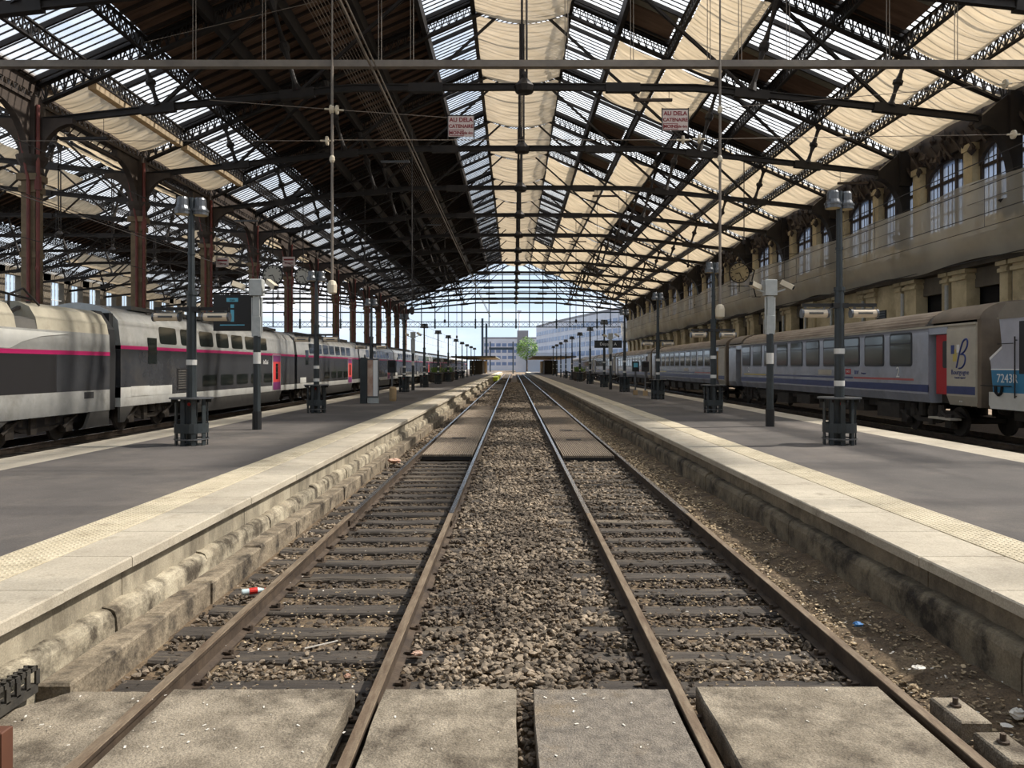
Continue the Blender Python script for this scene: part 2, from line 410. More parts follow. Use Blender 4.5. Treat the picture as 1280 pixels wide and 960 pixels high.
# ---- platforms
def platform(name, s, E, F, strip, fstrip, wallx, ledge, ledge_top, ledge_bot, kerb, wm, lm):
    p = struct(name)
    P0, P1 = 2.6, YEND
    X = lambda a: s*a
    def bx(x0, x1, y0, y1, z0, z1, c=.01):
        return MB().cbox(min(X(x0), X(x1)), max(X(x0), X(x1)), y0, y1, z0, z1, c)
    bx(E+strip, F-fstrip, P0, P1, -.2, .548, .001).build('asphalt', 'asphalt', p)
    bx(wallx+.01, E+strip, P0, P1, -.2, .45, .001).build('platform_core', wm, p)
    bx(F-fstrip, F-.01, P0, P1, -.2, .546, .001).build('far_edge_strip', 'coping', p)
    tact = .50
    n = 0; y = P0; slab = None; tac = None; pan = None
    while y < P1:
        L = 1.0 if y < 60 else (2.0 if y < 110 else 5.0)
        key = L
        if y + L > P1: break
        g = .002
        if slab is None or slab[0] != L:
            def mk(x0, x1, z0, z1, m, nm, c=.01):
                me = MB().cbox(min(X(x0), X(x1)), max(X(x0), X(x1)), g, L-g, z0, z1, c)
                return me.mesh(nm, m)
            slab = (L, mk(E, E+strip-tact-.006, .46, .55, 'coping', 'edge_slab', .012),
                       mk(E+strip-tact, E+strip, .46, .553, 'tactile', 'tactile_slab', .004),
                       mk(wallx, wallx+.05, -.1, .46, wm, 'wall_panel', .003))
        jx = random.uniform(-.004, .004)
        for nm, me in (('edge_slab', slab[1]), ('tactile_slab', slab[2]), ('wall_panel', slab[3])):
            link(nm, me, p, (jx if nm != 'tactile_slab' else 0, y, 0))
        y += L
    # rounded concrete footing in long pieces
    y = P0
    while y < P1:
        L = random.uniform(1.8, 2.6) if y < 40 else 12
        dz = random.uniform(-.012, .012); dx = random.uniform(-.01, .01)
        w0, w1 = ledge
        nseg = 12 if y < 40 else 3
        bb = MB()
        r0 = [random.uniform(-.012, .012) for _ in range(nseg+1)]
        prof = [(w1, ledge_bot-.2), (w1, ledge_bot), (w1+.004, ledge_top-.07), (w1+.025, ledge_top-.02), (w1+.06, ledge_top), (w0+.04, ledge_top+.02)]
        i0 = len(bb.v)
        for j in range(nseg+1):
            for (px, pz) in prof:
                bb.v.append((X(px+dx) + random.uniform(-.006,.006), y + .008 + (L-.016)*j/nseg, pz + dz + r0[j]*(1 if pz > ledge_bot+.01 else 0)))
        k = len(prof)
        for j in range(nseg):
            for a in range(k-1):
                q = (i0+j*k+a, i0+j*k+a+1, i0+(j+1)*k+a+1, i0+(j+1)*k+a)
                bb.f.append(q if s < 0 else q[::-1]); bb.m.append(0)
        bb.f.append(tuple(range(i0, i0+k))); bb.m.append(0); bb.f.append(tuple(range(i0+nseg*k, i0+nseg*k+k))); bb.m.append(0)
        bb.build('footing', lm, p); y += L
    if kerb:
        k0, k1 = kerb; y = 5.22
        while y < 70:
            L = random.choice((1.25, 1.5, 1.0)) if y < 30 else 5
            dx = random.uniform(-.018, .018); dz = random.uniform(-.015, .01)
            bx(k1+dx, k0, y+.008, y+L-.008, -.25, .02+dz, .018).build('kerb_block', 'kerb', p); y += L
    # studs of the tactile strip
    st = MB(); yy = 3.0
    while yy < 17:
        for c in range(8):
            x = X(E+strip-tact+.04+c*.06)
            i = len(st.v); z = .5525; r = .014; 
            st.v += [(x-r, yy-r, z), (x+r, yy-r, z), (x+r, yy+r, z), (x-r, yy+r, z), (x-r*.6, yy-r*.6, z+.006), (x+r*.6, yy-r*.6, z+.006), (x+r*.6, yy+r*.6, z+.006), (x-r*.6, yy+r*.6, z+.006)]
            for q in ((0,1,5,4),(1,2,6,5),(2,3,7,6),(3,0,4,7),(4,5,6,7)): st.f.append(tuple(i+k for k in q)); st.m.append(0)
        yy += .06
    tag(st.build('tactile_studs', 'tactile', p), kind='stuff')
    return p
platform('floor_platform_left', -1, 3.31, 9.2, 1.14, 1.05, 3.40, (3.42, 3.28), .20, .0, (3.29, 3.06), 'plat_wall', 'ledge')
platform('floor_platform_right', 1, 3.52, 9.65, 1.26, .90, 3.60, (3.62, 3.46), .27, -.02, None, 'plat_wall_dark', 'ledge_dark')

# ---- roof geometry
HC = .5; HS = 22.8
BAY = 10.0
TY = [25.5 + BAY*i for i in range(14)]       # 25.5 ... 155.5
def zr(u): return 25.5 - .44*abs(u)
PU = [0, 2.9, 5.8, 8.8, 11.8, 14.6, 17.6, 20.2, 22.8]
ceil = struct('ceiling')

def rafter_mesh(s):
    b = MB()
    A = lambda u, d: (s*u, 0, zr(u) - d)
    b.bar(A(0, .22), A(23.0, .22), .30, .07); b.bar(A(0, 1.12), A(22.8, 1.12), .30, .08)
    b.bar(A(0, .30), A(23.0, .30), .05, .16); b.bar(A(0, 1.04), A(22.8, 1.04), .05, .14)
    n = 52
    for i in range(n):
        u0 = 22.8*i/n; u1 = 22.8*(i+1)/n; um = (u0+u1)/2
        b.bar(A(u0, 1.04), A(u0, .32), .05, .09, up=(0,1,0))
        b.bar(A(u0, 1.04), A(um, .34), .04, .07, up=(0,1,0)); b.bar(A(um, .34), A(u1, 1.04), .04, .07, up=(0,1,0))
    return b.mesh('rafter', 'iron')
RM = {s: rafter_mesh(s) for s in (-1, 1)}
TIEP = [(0, 13.05+2.2), (8, 13.0+2.2), (13, 12.5+2.2), (18, 11.95+2.2), (22.8, 11.4+2.2)]
def ztie(u):
    for (a, za), (c, zc) in zip(TIEP[:-1], TIEP[1:]):
        if u <= c: return za + (zc-za)*(u-a)/(c-a)
def tie_mesh():
    b = MB()
    for s in (-1, 1):
        for (a, za), (c, zc) in zip(TIEP[:-1], TIEP[1:]):
            b.bar((s*a, 0, za), (s*c, 0, zc), .10, .30)
            b.bar((s*a, 0, za+.13), (s*c, 0, zc+.13), .26, .05)
            b.bar((s*a, 0, za-.13), (s*c, 0, zc-.13), .22, .04)
        for u in (10.6, 17.1, 4.6):                      # splice plates
            b.bar((s*(u-.8), 0, ztie(u-.8)-.02), (s*(u+.8), 0, ztie(u+.8)-.02), .30, .42)
    return b.mesh('tie_rod', 'iron')
TM = tie_mesh()
def strut_mesh(s, u0, u1):
    p = Vector((s*u0, 0, ztie(u0)+.1)); q = Vector((s*u1, 0, zr(u1)-1.1)); b = MB()
    prof = [(0,.26),(.10,.12),(.30,.09),(.44,.15),(.47,.24),(.53,.24),(.56,.15),(.70,.09),(.90,.12),(1,.28)]
    for (a, ra), (c, rc) in zip(prof[:-1], prof[1:]):
        b.tube(p.lerp(q, a), p.lerp(q, c), ra, rc, n=8, cap=False)
    return b.mesh('strut', 'iron')
STM = {(s, k): strut_mesh(s, a, c) for s in (-1, 1) for k, (a, c) in enumerate(((10.6, 11.8), (17.1, 17.8)))}
def diag_mesh(s, u0, z0, u1, z1):
    b = MB()
    for dy in (-.07, .07): b.bar((s*u0, dy, z0), (s*u1, dy, z1), .05, .12)
    return b.mesh('diagonal_brace', 'iron')
DGM = {(s, 0): diag_mesh(s, .2, zr(0)-1.2, 10.6, ztie(10.6)) for s in (-1, 1)}
DGM.update({(s, 1): diag_mesh(s, 11.8, zr(11.8)-1.1, 17.1, ztie(17.1)) for s in (-1, 1)})
def king_mesh():
    b = MB(); zt = ztie(0); zz = zr(0)-1.2
    b.tube((-.11, 0, zt), (-.11, 0, zz), .06, n=6); b.tube((.11, 0, zt), (.11, 0, zz), .06, n=6)
    b.lathe([(.10,.7),(.16,.55),(.14,.4),(.30,.25),(.42,.12),(.5,.0),(.42,-.25),(.2,-.32)], (0, 0, zt), 10)
    b.lathe([(.12,-.9),(.22,-.5),(.34,-.1),(.36,.2)], (0, 0, zz), 10)
    return b.mesh('king_rod', 'iron')
KM = king_mesh()
def add_truss(parent, cx, y, full=True):
    t = bpy.data.objects.new('roof_truss', None); COL.objects.link(t); t.parent = parent; t.location = (cx, y, 0)
    link('tie_rod', TM, t)
    for s in (-1, 1):
        link('rafter', RM[s], t)
        for k in (0, 1):
            link('strut', STM[(s, k)], t); link('diagonal_brace', DGM[(s, k)], t)
    link('king_rod', KM, t)
    return t
for y in TY: add_truss(ceil, HC, y)

# ---- purlins (lattice girders along the hall)
def purlin_mesh():
    b = MB(); n = 20
    b.bar((0, 0, -.30), (0, BAY, -.30), .16, .08); b.bar((0, 0, -1.0), (0, BAY, -1.0), .18, .08)
    for i in range(n):
        y0 = BAY*i/n; y1 = BAY*(i+1)/n; ym = (y0+y1)/2
        b.bar((0, y0, -1.0), (0, y0, -.3), .05, .06, up=(1,0,0))
        b.bar((0, y0, -1.0), (0, y1, -.3), .04, .05, up=(1,0,0)); b.bar((0, y1, -1.0), (0, y0, -.3), .04, .05, up=(1,0,0))
    return b.mesh('purlin', 'iron')
PM = purlin_mesh()
PMS = MB().box(-.13, .13, 0, BAY, -.95, -.18).mesh('purlin', 'iron')
bays = [(TY[0] - BAY*3 + BAY*i, TY[0] - BAY*3 + BAY*(i+1)) for i in range(16)]     # -4.5 .. 155.5
NB = len(bays)
bays_idx = {i: i-2 for i in range(NB)}                     # bay 0 = 15.5-25.5? index used by the pattern tables below
for i, (y0, y1) in enumerate(bays):
    for u in PU[1:-1]:
        for s in (-1, 1):
            solid = (u == 5.8) or (u < 17 and s < 0)
            if y1 < 20 and not solid: continue
            link('purlin', PMS if solid else PM, ceil, (HC + s*u, y0, zr(u)))

# ---- roof covering, cell by cell
def cellkind_right(k, c):
    """k: bay number, bay 0 starts at the truss at 25.5"""
    if c == 0: return 'G', 1
    if c == 1: return ('V' if (k == 5 or k >= 10) else 'G'), 0
    if c == 2: return ('V' if k in (2, 5, 6, 7, 8, 9, 10, 11, 12) else 'M'), 0
    if c == 3: return ('M' if k in (3,) else 'V'), 0
    if c == 4: return ('V' if k in (8, 9, 11, 12) else 'M'), 0
    if c == 5: return ('M' if k in (0, 1, 2) else 'V'), 0
    return 'V', 0
def cellkind_left(k, c):
    if c == 0: return 'G', 1
    if c == 1: return 'G', 0
    if c in (2, 3, 4, 5): return 'W', 0
    if c == 6: return 'G', 0
    return ('V' if k in (1, 2) else 'G'), 0

def slope_box(b, s, u0, u1, y0, y1, d, t):
    """slab lying in the roof slope, its top d below the roof line"""
    a = (s*u0, zr(u0)-d); c = (s*u1, zr(u1)-d)
    b.prism([(a[0], a[1]), (c[0], c[1]), (c[0], c[1]-t), (a[0], a[1]-t)], y0, y1, 'Y'); return b
NP = 22
_mesh_cache = {}
def glazing_meshes(s, c):
    if (s, c) in _mesh_cache: return _mesh_cache[(s, c)]
    u0, u1 = PU[c], PU[c+1]
    bars = MB()
    for i in range(NP+1):
        y = BAY*i/NP; main = i % 7 == 0
        bars.bar((s*u0, y, zr(u0)-(.12 if main else .03)), (s*u1, y, zr(u1)-(.12 if main else .03)), .12 if main else .045, .24 if main else .06)
    pane = slope_box(MB(), s, u0, u1, .02, BAY/NP-.02, 0, .012).mesh('pane', 'roof_glass')
    sheet = slope_box(MB(), s, u0, u1, 0, BAY, 0, .012).mesh('pane', 'roof_glass')
    bars = bars.mesh('glazing_bars', 'iron')
    wr = MB()
    for i in range(10):
        y = BAY*(i+.5)/10
        wr.bar((s*u0, y, zr(u0)-.16), (s*u1, y, zr(u1)-.16), .12, .26)
    wr = wr.mesh('ceiling_rafters', 'wood_rafter')
    board = slope_box(MB(), s, u0, u1, .02, .98, .02, .05).mesh('wood_panel', 'wood')
    wsheet = slope_box(MB(), s, u0, u1, 0, BAY, -.02, .04).mesh('roof_deck', 'wood')
    mixw = MB()
    slope_box(mixw, s, u0+.1, u1-.1, 7.3, BAY, .05, .06)
    mixg = MB(); slope_box(mixg, s, u0+.1, u1-.1, 6.6, 7.28, .05, .04)
    _mesh_cache[(s, c)] = (bars, pane, sheet, wr, board, wsheet, mixw.mesh('wood_panel', 'wood'), mixg.mesh('sheet_panel', 'roof_sheet'))
    return _mesh_cache[(s, c)]
def awning_mesh(s, u0, u1, d, sag, m, seed=0, L=BAY):
    r = random.Random(seed); ph = [r.uniform(0, 6) for _ in range(4)]
    def fn(a, v):
        u = u0+.12 + (u1-u0-.24)*v; y = .35 + (L-.7)*a
        z = zr(u) - d - sag*math.sin(PI*v)**.8*(.55+.45*math.sin(PI*a))
        z -= .05*math.sin(a*58+ph[0]+1.5*math.sin(v*3+ph[1])) * math.sin(PI*v) + .03*math.sin(a*23+v*5+ph[2])
        if d > 1.2: z -= .25*math.sin(PI*a)**.5 * math.sin(PI*v)
        return (s*u, y, z)
    me = MB().grid(fn, 90, 8).mesh('awning', m); me.shade_smooth(); return me
AW = {}
for i, (y0, y1) in enumerate(bays):
    k = i - 3
    for s in (-1, 1):
        for c in range(8):
            kind, _ = (cellkind_right if s > 0 else cellkind_left)(k, c)
            if k < 0: kind = 'W' if (s < 0 and 2 <= c <= 5) else 'G'
            near = 0 <= k <= 3
            bars, pane, sheet, wr, board, wsheet, mixw, mixg = glazing_meshes(s, c)
            cell = bpy.data.objects.new('roof_light' if kind != 'W' else 'wood_ceiling', None); COL.objects.link(cell)
            cell.parent = ceil; cell.location = (HC, y0, 0)
            if kind == 'W':
                link('roof_deck', wsheet, cell); link('ceiling_rafters', wr, cell)
                if near:
                    for j in range(10): link('wood_panel', board, cell, (0, BAY*j/10, -.07))
                continue
            link('glazing_bars', bars, cell)
            if near and kind != 'V' and c > 0:
                for j in range(NP): link('pane', pane, cell, (0, BAY*j/NP, 0))
            else: link('pane', sheet, cell)
            if kind == 'M':
                link('wood_panel', mixw, cell); link('sheet_panel', mixg, cell)
            if kind == 'V':
                key = (s, c, k % 3)
                if key not in AW: AW[key] = awning_mesh(s, PU[c], PU[c+1], .55 if c >= 5 else (1.0 if s > 0 else .6), .35, 'awning', hash(key) % 1000)
                aw = link('awning', AW[key], cell, (0, 0, 0))
# middle awning under the ridge, one per bay
def mid_awning(seed):
    r = random.Random(seed); p = [r.uniform(0, 6) for _ in range(5)]
    def fn(a, v):
        x = -2.75 + 5.6*v; y = .1 + (BAY-.2)*a
        z = zr(2.8) - .95 - .75*math.sin(PI*v) * (.75 + .25*math.sin(PI*a)) - .30*math.sin(PI*a)
        z -= .06*math.sin(a*70 + p[0] + 4*abs(v-.5)) * math.sin(PI*v) + .04*math.sin(a*31+p[1]+5*v)
        return (x, y, z)
    me = MB().grid(fn, 120, 12).mesh('awning', 'awning_centre'); me.shade_smooth(); return me
MAW = [mid_awning(q) for q in range(3)]
for i, (y0, y1) in enumerate(bays):
    if i >= 2: link('ridge_awning', MAW[i % 3], ceil, (HC, y0, 0))
# frame rails that carry the low awnings of the left eaves
for k in (1, 2):
    y0 = TY[k] ; u = 20.2
    MB().box(HC-u-.35, HC-u+.05, y0+.3, y0+BAY-.3, zr(u)-1.35, zr(u)-1.05).build('awning_rail', 'awning', ceil)

# ---- gable screen at the far end
def gable(name, cx, half=HS):
    g = struct(name, (cx, 160.5, 0))
    MB().bar((-half, 0, 13.6), (half, 0, 13.6), .3, .25).build('sill_beam', 'gable_iron', g)
    b = MB()
    b.bar((-half, 0, 11.6), (half, 0, 11.6), .2, .18); b.bar((-half, 0, 10.5), (half, 0, 10.5), .2, .18)
    n = 44
    for i in range(n):
        x0 = -half+2*half*i/n; x1 = x0+2*half/n
        b.bar((x0, 0, 10.5), (x1, 0, 11.6), .05, .07, up=(0,1,0)); b.bar((x1, 0, 10.5), (x0, 0, 11.6), .05, .07, up=(0,1,0))
    b.build('lattice_girder', 'gable_iron', g)
    for i in range(1, 16):
        x = -half + 2*half*i/16
        MB().box(x-.09, x+.09, -.12, .12, 10.5, zr(x)-.4).build('mullion', 'gable_iron', g)
        if i in (2, 5, 8, 11, 14): MB().box(x-.16, x+.16, -.2, .2, 10.2, 12.2).build('mullion_foot', 'gable_iron', g)
    for j in range(4):
        z = 16.3 + 1.75*j; w = min(half, (25.0-z)/.44)
        MB().box(-w, w, -.05, .05, z-.09, z+.09).build('transom', 'gable_iron', g)
    for s in (-1, 1):
        b = MB(); b.bar((0, 0, zr(0)-.3), (s*half, 0, zr(half)-.3), .4, .3); b.bar((0, 0, zr(0)-1.3), (s*half, 0, zr(half)-1.3), .3, .2)
        for i in range(30):
            u0 = half*i/30; u1 = half*(i+1)/30
            b.bar((s*u0, 0, zr(u0)-1.3), (s*u1, 0, zr(u1)-.3), .05, .08, up=(0,1,0)); b.bar((s*u1, 0, zr(u1)-1.3), (s*u0, 0, zr(u0)-.3), .05, .08, up=(0,1,0))
        b.build('verge_rafter', 'gable_iron', g)
        b = MB(); b.bar((s*6, 0, zr(6)-1.3), (s*17, 0, 13.7), .1, .16, up=(0,1,0)); b.bar((s*11.4, 0, zr(11.4)-1.3), (s*17, 0, 13.7), .1, .16, up=(0,1,0)); b.build('brace', 'gable_iron', g)
    return g
gable('wall_far', HC); 
gl2 = gable('wall_far', HC-2*HS)

# ---- neighbouring hall on the left: same trusses, simpler covering
ceil2 = struct('ceiling')
CX2 = HC - 2*HS
for y in TY[1:]: add_truss(ceil2, CX2, y)
for i, (y0, y1) in enumerate(bays[2:]):
    for s in (-1, 1):
        for c in range(8):
            bars, pane, sheet, wr, board, wsheet, mixw, mixg = glazing_meshes(s, c)
            kind = 'W' if (c in (3, 4) and s < 0) or (c == 3 and s > 0) else ('V' if (i*3+c*2) % 5 in (0, 2) and c not in (0,) else 'G')
            cell = bpy.data.objects.new('roof_light' if kind != 'W' else 'wood_ceiling', None); COL.objects.link(cell)
            cell.parent = ceil2; cell.location = (CX2, y0, 0)
            if kind == 'W': link('roof_deck', wsheet, cell); link('ceiling_rafters', wr, cell); continue
            link('glazing_bars', bars, cell); link('pane', sheet, cell)
            if kind == 'V':
                key = (s, c, 7)
                if key not in AW: AW[key] = awning_mesh(s, PU[c], PU[c+1], 1.0, .35, 'awning', 5)
                link('awning', AW[key], cell)
        for u in PU[1:-1]:
            if u in (2.9, 8.8): continue
            link('purlin', PM, ceil2, (CX2+s*u, y0, zr(u)))
wl2 = struct('wall_left')
XW2 = CX2 - HS
for i in range(32):
    y = 15 + 5*i
    MB().box(XW2-.4, XW2+.4, y-.9, y+.9, 0, 16).build('pier', 'stone_dirty', wl2)
    b = MB()
    for j in range(4): b.box(XW2-.05, XW2+.05, y+.9+.8*j-.04, y+.9+.8*j+.04, 5, 14.6)
    for z in (6, 8, 10, 12): b.box(XW2-.05, XW2+.05, y+.9, y+4.1, z-.04, z+.04)
    b.build('window_frame', 'white', wl2)
MB().box(XW2-.4, XW2+.4, 10, 175, 14.6, 16).build('wall_upper', 'stone_dirty', wl2)
MB().box(XW2-.4, XW2+.4, 10, 175, 0, 5).build('wall_base', 'stone_dirty', wl2)

# ---- column row between the halls
XC = HC - HS
colrow = struct('wall_colonnade')
def column_meshes():
    d = {}
    b = MB(); b.cbox(-.32, .32, -.30, .30, .5, 11.0, .02); b.box(-.45, .45, -.42, .42, .5, 1.4); b.box(-.40, .40, -.38, .38, 10.2, 10.5); b.box(-.46, .46, -.44, .44, 10.75, 11.05)
    for z in (4.2, 7.2): b.box(-.37, .37, -.35, .35, z, z+.25)
    d['shaft'] = b.mesh('shaft', 'iron_tan')
    b = MB(); b.lathe([(.42,0),(.50,.25),(.46,.5),(.62,.8),(.66,1.0)], (0, 0, 10.9), 12); b.box(-.36, .36, -.4, .4, 11.8, 14.6)
    d['capital'] = b.mesh('capital', 'iron_brown')
    # curved bracket plates, along the row (both ways) and into the hall
    def brk(axis, sg):
        pts = [(0, 11.2)]; rx = 2.3 if axis == 'X' else 1.5; top = 14.5 if axis == 'X' else 13.65
        for i in range(9):
            t = i/8*PI/2
            pts.append((sg*(.45 + rx*(1-math.cos(t))), 11.6 + (2.3 if axis == 'X' else 1.8)*math.sin(t)))
        pts += [(sg*(.45+rx), top), (0, top)]
        return MB().prism(pts, -.16, .16, axis)
    for nm, ax, sg in (('bracket_a','X',1),('bracket_b','X',-1),('bracket_c','Y',1),('bracket_d','Y',-1)):
        d[nm] = brk(ax, sg).mesh('bracket', 'iron_brown')
    b = MB(); b.tube((.46, -.30, .6), (.46, -.30, 14.2), .085, n=8); b.tube((.46, -.30, 10.3), (.46, -.30, 10.9), .15, n=8)
    for z in (3.6, 6.6): b.tube((.46, -.30, z), (.46, -.30, z+.18), .11, n=8)
    d['pipe1'] = b.mesh('drain_pipe', 'red_pipe')
    b = MB(); b.tube((.10, -.44, .6), (.10, -.44, 10.7), .085, n=8); b.tube((.10, -.44, 10.7), (-.45, -.44, 13.6), .07, n=8)
    d['pipe2'] = b.mesh('drain_pipe', 'red_pipe')
    return d
CM = column_meshes()
def beam_mesh():
    b = MB(); n = 20
    b.box(-.25, .25, 0, BAY, 14.35, 14.5); b.box(-.25, .25, 0, BAY, 15.5, 15.7); b.box(-.04, .04, 0, BAY, 14.9, 15.5)
    for i in range(n):
        y0 = BAY*i/n; y1 = BAY*(i+1)/n
        b.bar((0, y0, 14.5), (0, y1, 15.5), .05, .07, up=(1,0,0)); b.bar((0, y1, 14.5), (0, y0, 15.5), .05, .07, up=(1,0,0))
    # secondary lower chord with slender lattice
    b.box(-.12, .12, 2.6, BAY-2.6, 13.75, 13.87)
    for i in range(8):
        y0 = 2.6+.6*i; b.bar((0, y0, 13.85), (0, y0+.6, 14.4), .04, .05, up=(1,0,0))
    return b.mesh('valley_beam', 'iron_brown')
BM = beam_mesh()
for y in TY[1:]:
    c = bpy.data.objects.new('column', None); COL.objects.link(c); c.parent = colrow; c.location = (XC, y-.3, 0)
    link('shaft', CM['shaft'], c); link('capital', CM['capital'], c)
    for k in ('bracket_a','bracket_b','bracket_c','bracket_d'): link('bracket', CM[k], c)
    link('drain_pipe', CM['pipe1'], c); link('drain_pipe', CM['pipe2'], c)
for y in TY[:-1]: link('valley_beam', BM, colrow, (XC, y, 0))
link('valley_beam', BM, colrow, (XC, TY[0]-10, 0))

# ---- right-hand stone wall
XW = HC + HS + .3
wr_ = struct('wall_right')
def wb(nm, x0, x1, y0, y1, z0, z1, m='stone_wall', c=.02): return MB().cbox(x0, x1, y0, y1, z0, z1, c).build(nm, m, wr_)
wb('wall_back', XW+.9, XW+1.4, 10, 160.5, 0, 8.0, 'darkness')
y = 19.6; k = 0
while y < 158:
    # ground floor: pier pair then a dark opening (a blind stretch between 44 and 57)
    blind = 44 < y < 56
    wb('pier', XW, XW+.7, y, y+1.35, 0, 7.3); wb('pier', XW, XW+.7, y+1.7, y+2.3, 0, 7.3)
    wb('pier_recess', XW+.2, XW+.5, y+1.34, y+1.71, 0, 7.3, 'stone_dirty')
    for (a, c) in ((y-.06, y+1.41), (y+1.64, y+2.36)):
        wb('capital', XW-.10, XW+.7, a, c, 6.75, 6.95); wb('capital', XW-.16, XW+.7, a-.05, c+.05, 7.08, 7.3)
    if blind: wb('wall_infill', XW+.15, XW+.5, y+2.3, y+5.0, 0, 7.4)
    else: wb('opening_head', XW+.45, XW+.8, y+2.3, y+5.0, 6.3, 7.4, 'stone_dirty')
    y += 5; k += 1
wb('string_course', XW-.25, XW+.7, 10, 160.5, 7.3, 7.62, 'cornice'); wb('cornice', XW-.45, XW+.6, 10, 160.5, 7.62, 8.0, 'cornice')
wb('frieze', XW, XW+.6, 10, 160.5, 8.0, 8.9)
b = MB(); yy = 20
while yy < 110: b.box(XW-.12, XW, yy, yy+.16, 8.1, 8.7); yy += .42
tag(b.build('balusters', 'stone_wall', wr_), kind='stuff')
wb('sill_course', XW-.16, XW+.5, 10, 160.5, 8.9, 9.15); wb('parapet_wall', XW+.1, XW+.6, 10, 160.5, 9.15, 9.75)
for j in range(28):
    yc = 19.2 + 5*j                                   # pilaster then three-light window
    wb('pilaster', XW-.18, XW+.5, yc-.38, yc+.38, 9.15, 13.3)
    wb('pilaster_cap', XW-.26, XW+.5, yc-.46, yc+.46, 13.3, 13.65)
    w = bpy.data.objects.new('window', None); COL.objects.link(w); w.parent = wr_; w.location = (XW+.35, yc+.38, 9.75)
    if j == 0:
        f = MB(); W = 4.24
        for a in (0, 1.32, 2.76, 4.08): f.box(-.12, .12, a, a+.16, 0, 3.9)
        for a in (.16, 1.48, 2.92):
            for q in (1, 2): f.box(-.03, .03, a+1.16*q/3, a+1.16*q/3+.035, 0, 3.5)
        for z in (0, .85, 1.7): f.box(-.03, .03, 0, W, z, z+.05)
        f.box(-.06, .06, 0, W, 2.55, 2.72)
        fm = f.mesh('window_frame', 'iron_brown')
        gm = MB().box(-.008, .008, .02, W-.02, .02, 3.9).mesh('window_pane', 'window_glass')
        # arched head plate above the three lights
        hd = MB(); pts = [(0, 4.6), (0, 2.7)]
        for q in range(13):
            t = PI*q/12; pts.append((W/2 - (W/2-.1)*math.cos(t), 2.75 + .95*math.sin(t)))
        pts += [(W, 2.7), (W, 4.6)]
        hm = hd.prism(pts, -.2, .2, 'X').mesh('window_arch', 'iron_brown')
    link('window_frame', fm, w); link('window_pane', gm, w); link('window_arch', hm, w)
wb('eaves_wall', XW-.1, XW+.6, 10, 160.5, 13.65, 15.8, 'iron_brown')
# scrolled iron corbels under every truss
def corbel():
    b = MB(); pts = [(.3, 9.4), (.05, 9.6), (-.1, 10.6)]
    for q in range(9):
        t = q/8*PI/2; pts.append((-.1-1.5*(1-math.cos(t)), 10.8+2.6*math.sin(t)))
    pts += [(-1.6, 13.8), (-.3, 14.9), (.3, 14.9)]
    b.prism(pts, -.28, .28, 'Y'); b.box(-.4, .3, -.5, .5, 12.9, 14.9); b.lathe([(.1,0),(.3,.2),(.25,.5),(.45,.8)], (-.2, 0, 9.2), 8)
    return b.mesh('corbel', 'iron')
CB = corbel()
for y in TY: link('corbel', CB, wr_, (XW-.3, y, 0))
def orn(seed):
    r = random.Random(seed); b = MB()
    for q in range(26):
        yq = r.uniform(.6, 9.4); z = r.uniform(13.2, 14.9); b.lathe([(.02,-.3),(r.uniform(.12,.25),-.05),(.05,.3)], (-.25, yq, z), 6)
    for q in range(10):
        b.bar((-.2, q+.1, 13.3), (-.35, q+.9, 14.4), .1, .12)
    return b.mesh('scroll_ornament', 'iron_brown')
OM = orn(3)
for y in TY[:8]: link('scroll_ornament', OM, wr_, (XW, y, 0))
# wall behind the camera
wbk = struct('wall_back')
MB().box(-25, 26, -6.5, -6, 0, 12).build('back_wall', 'stone_wall', wbk)
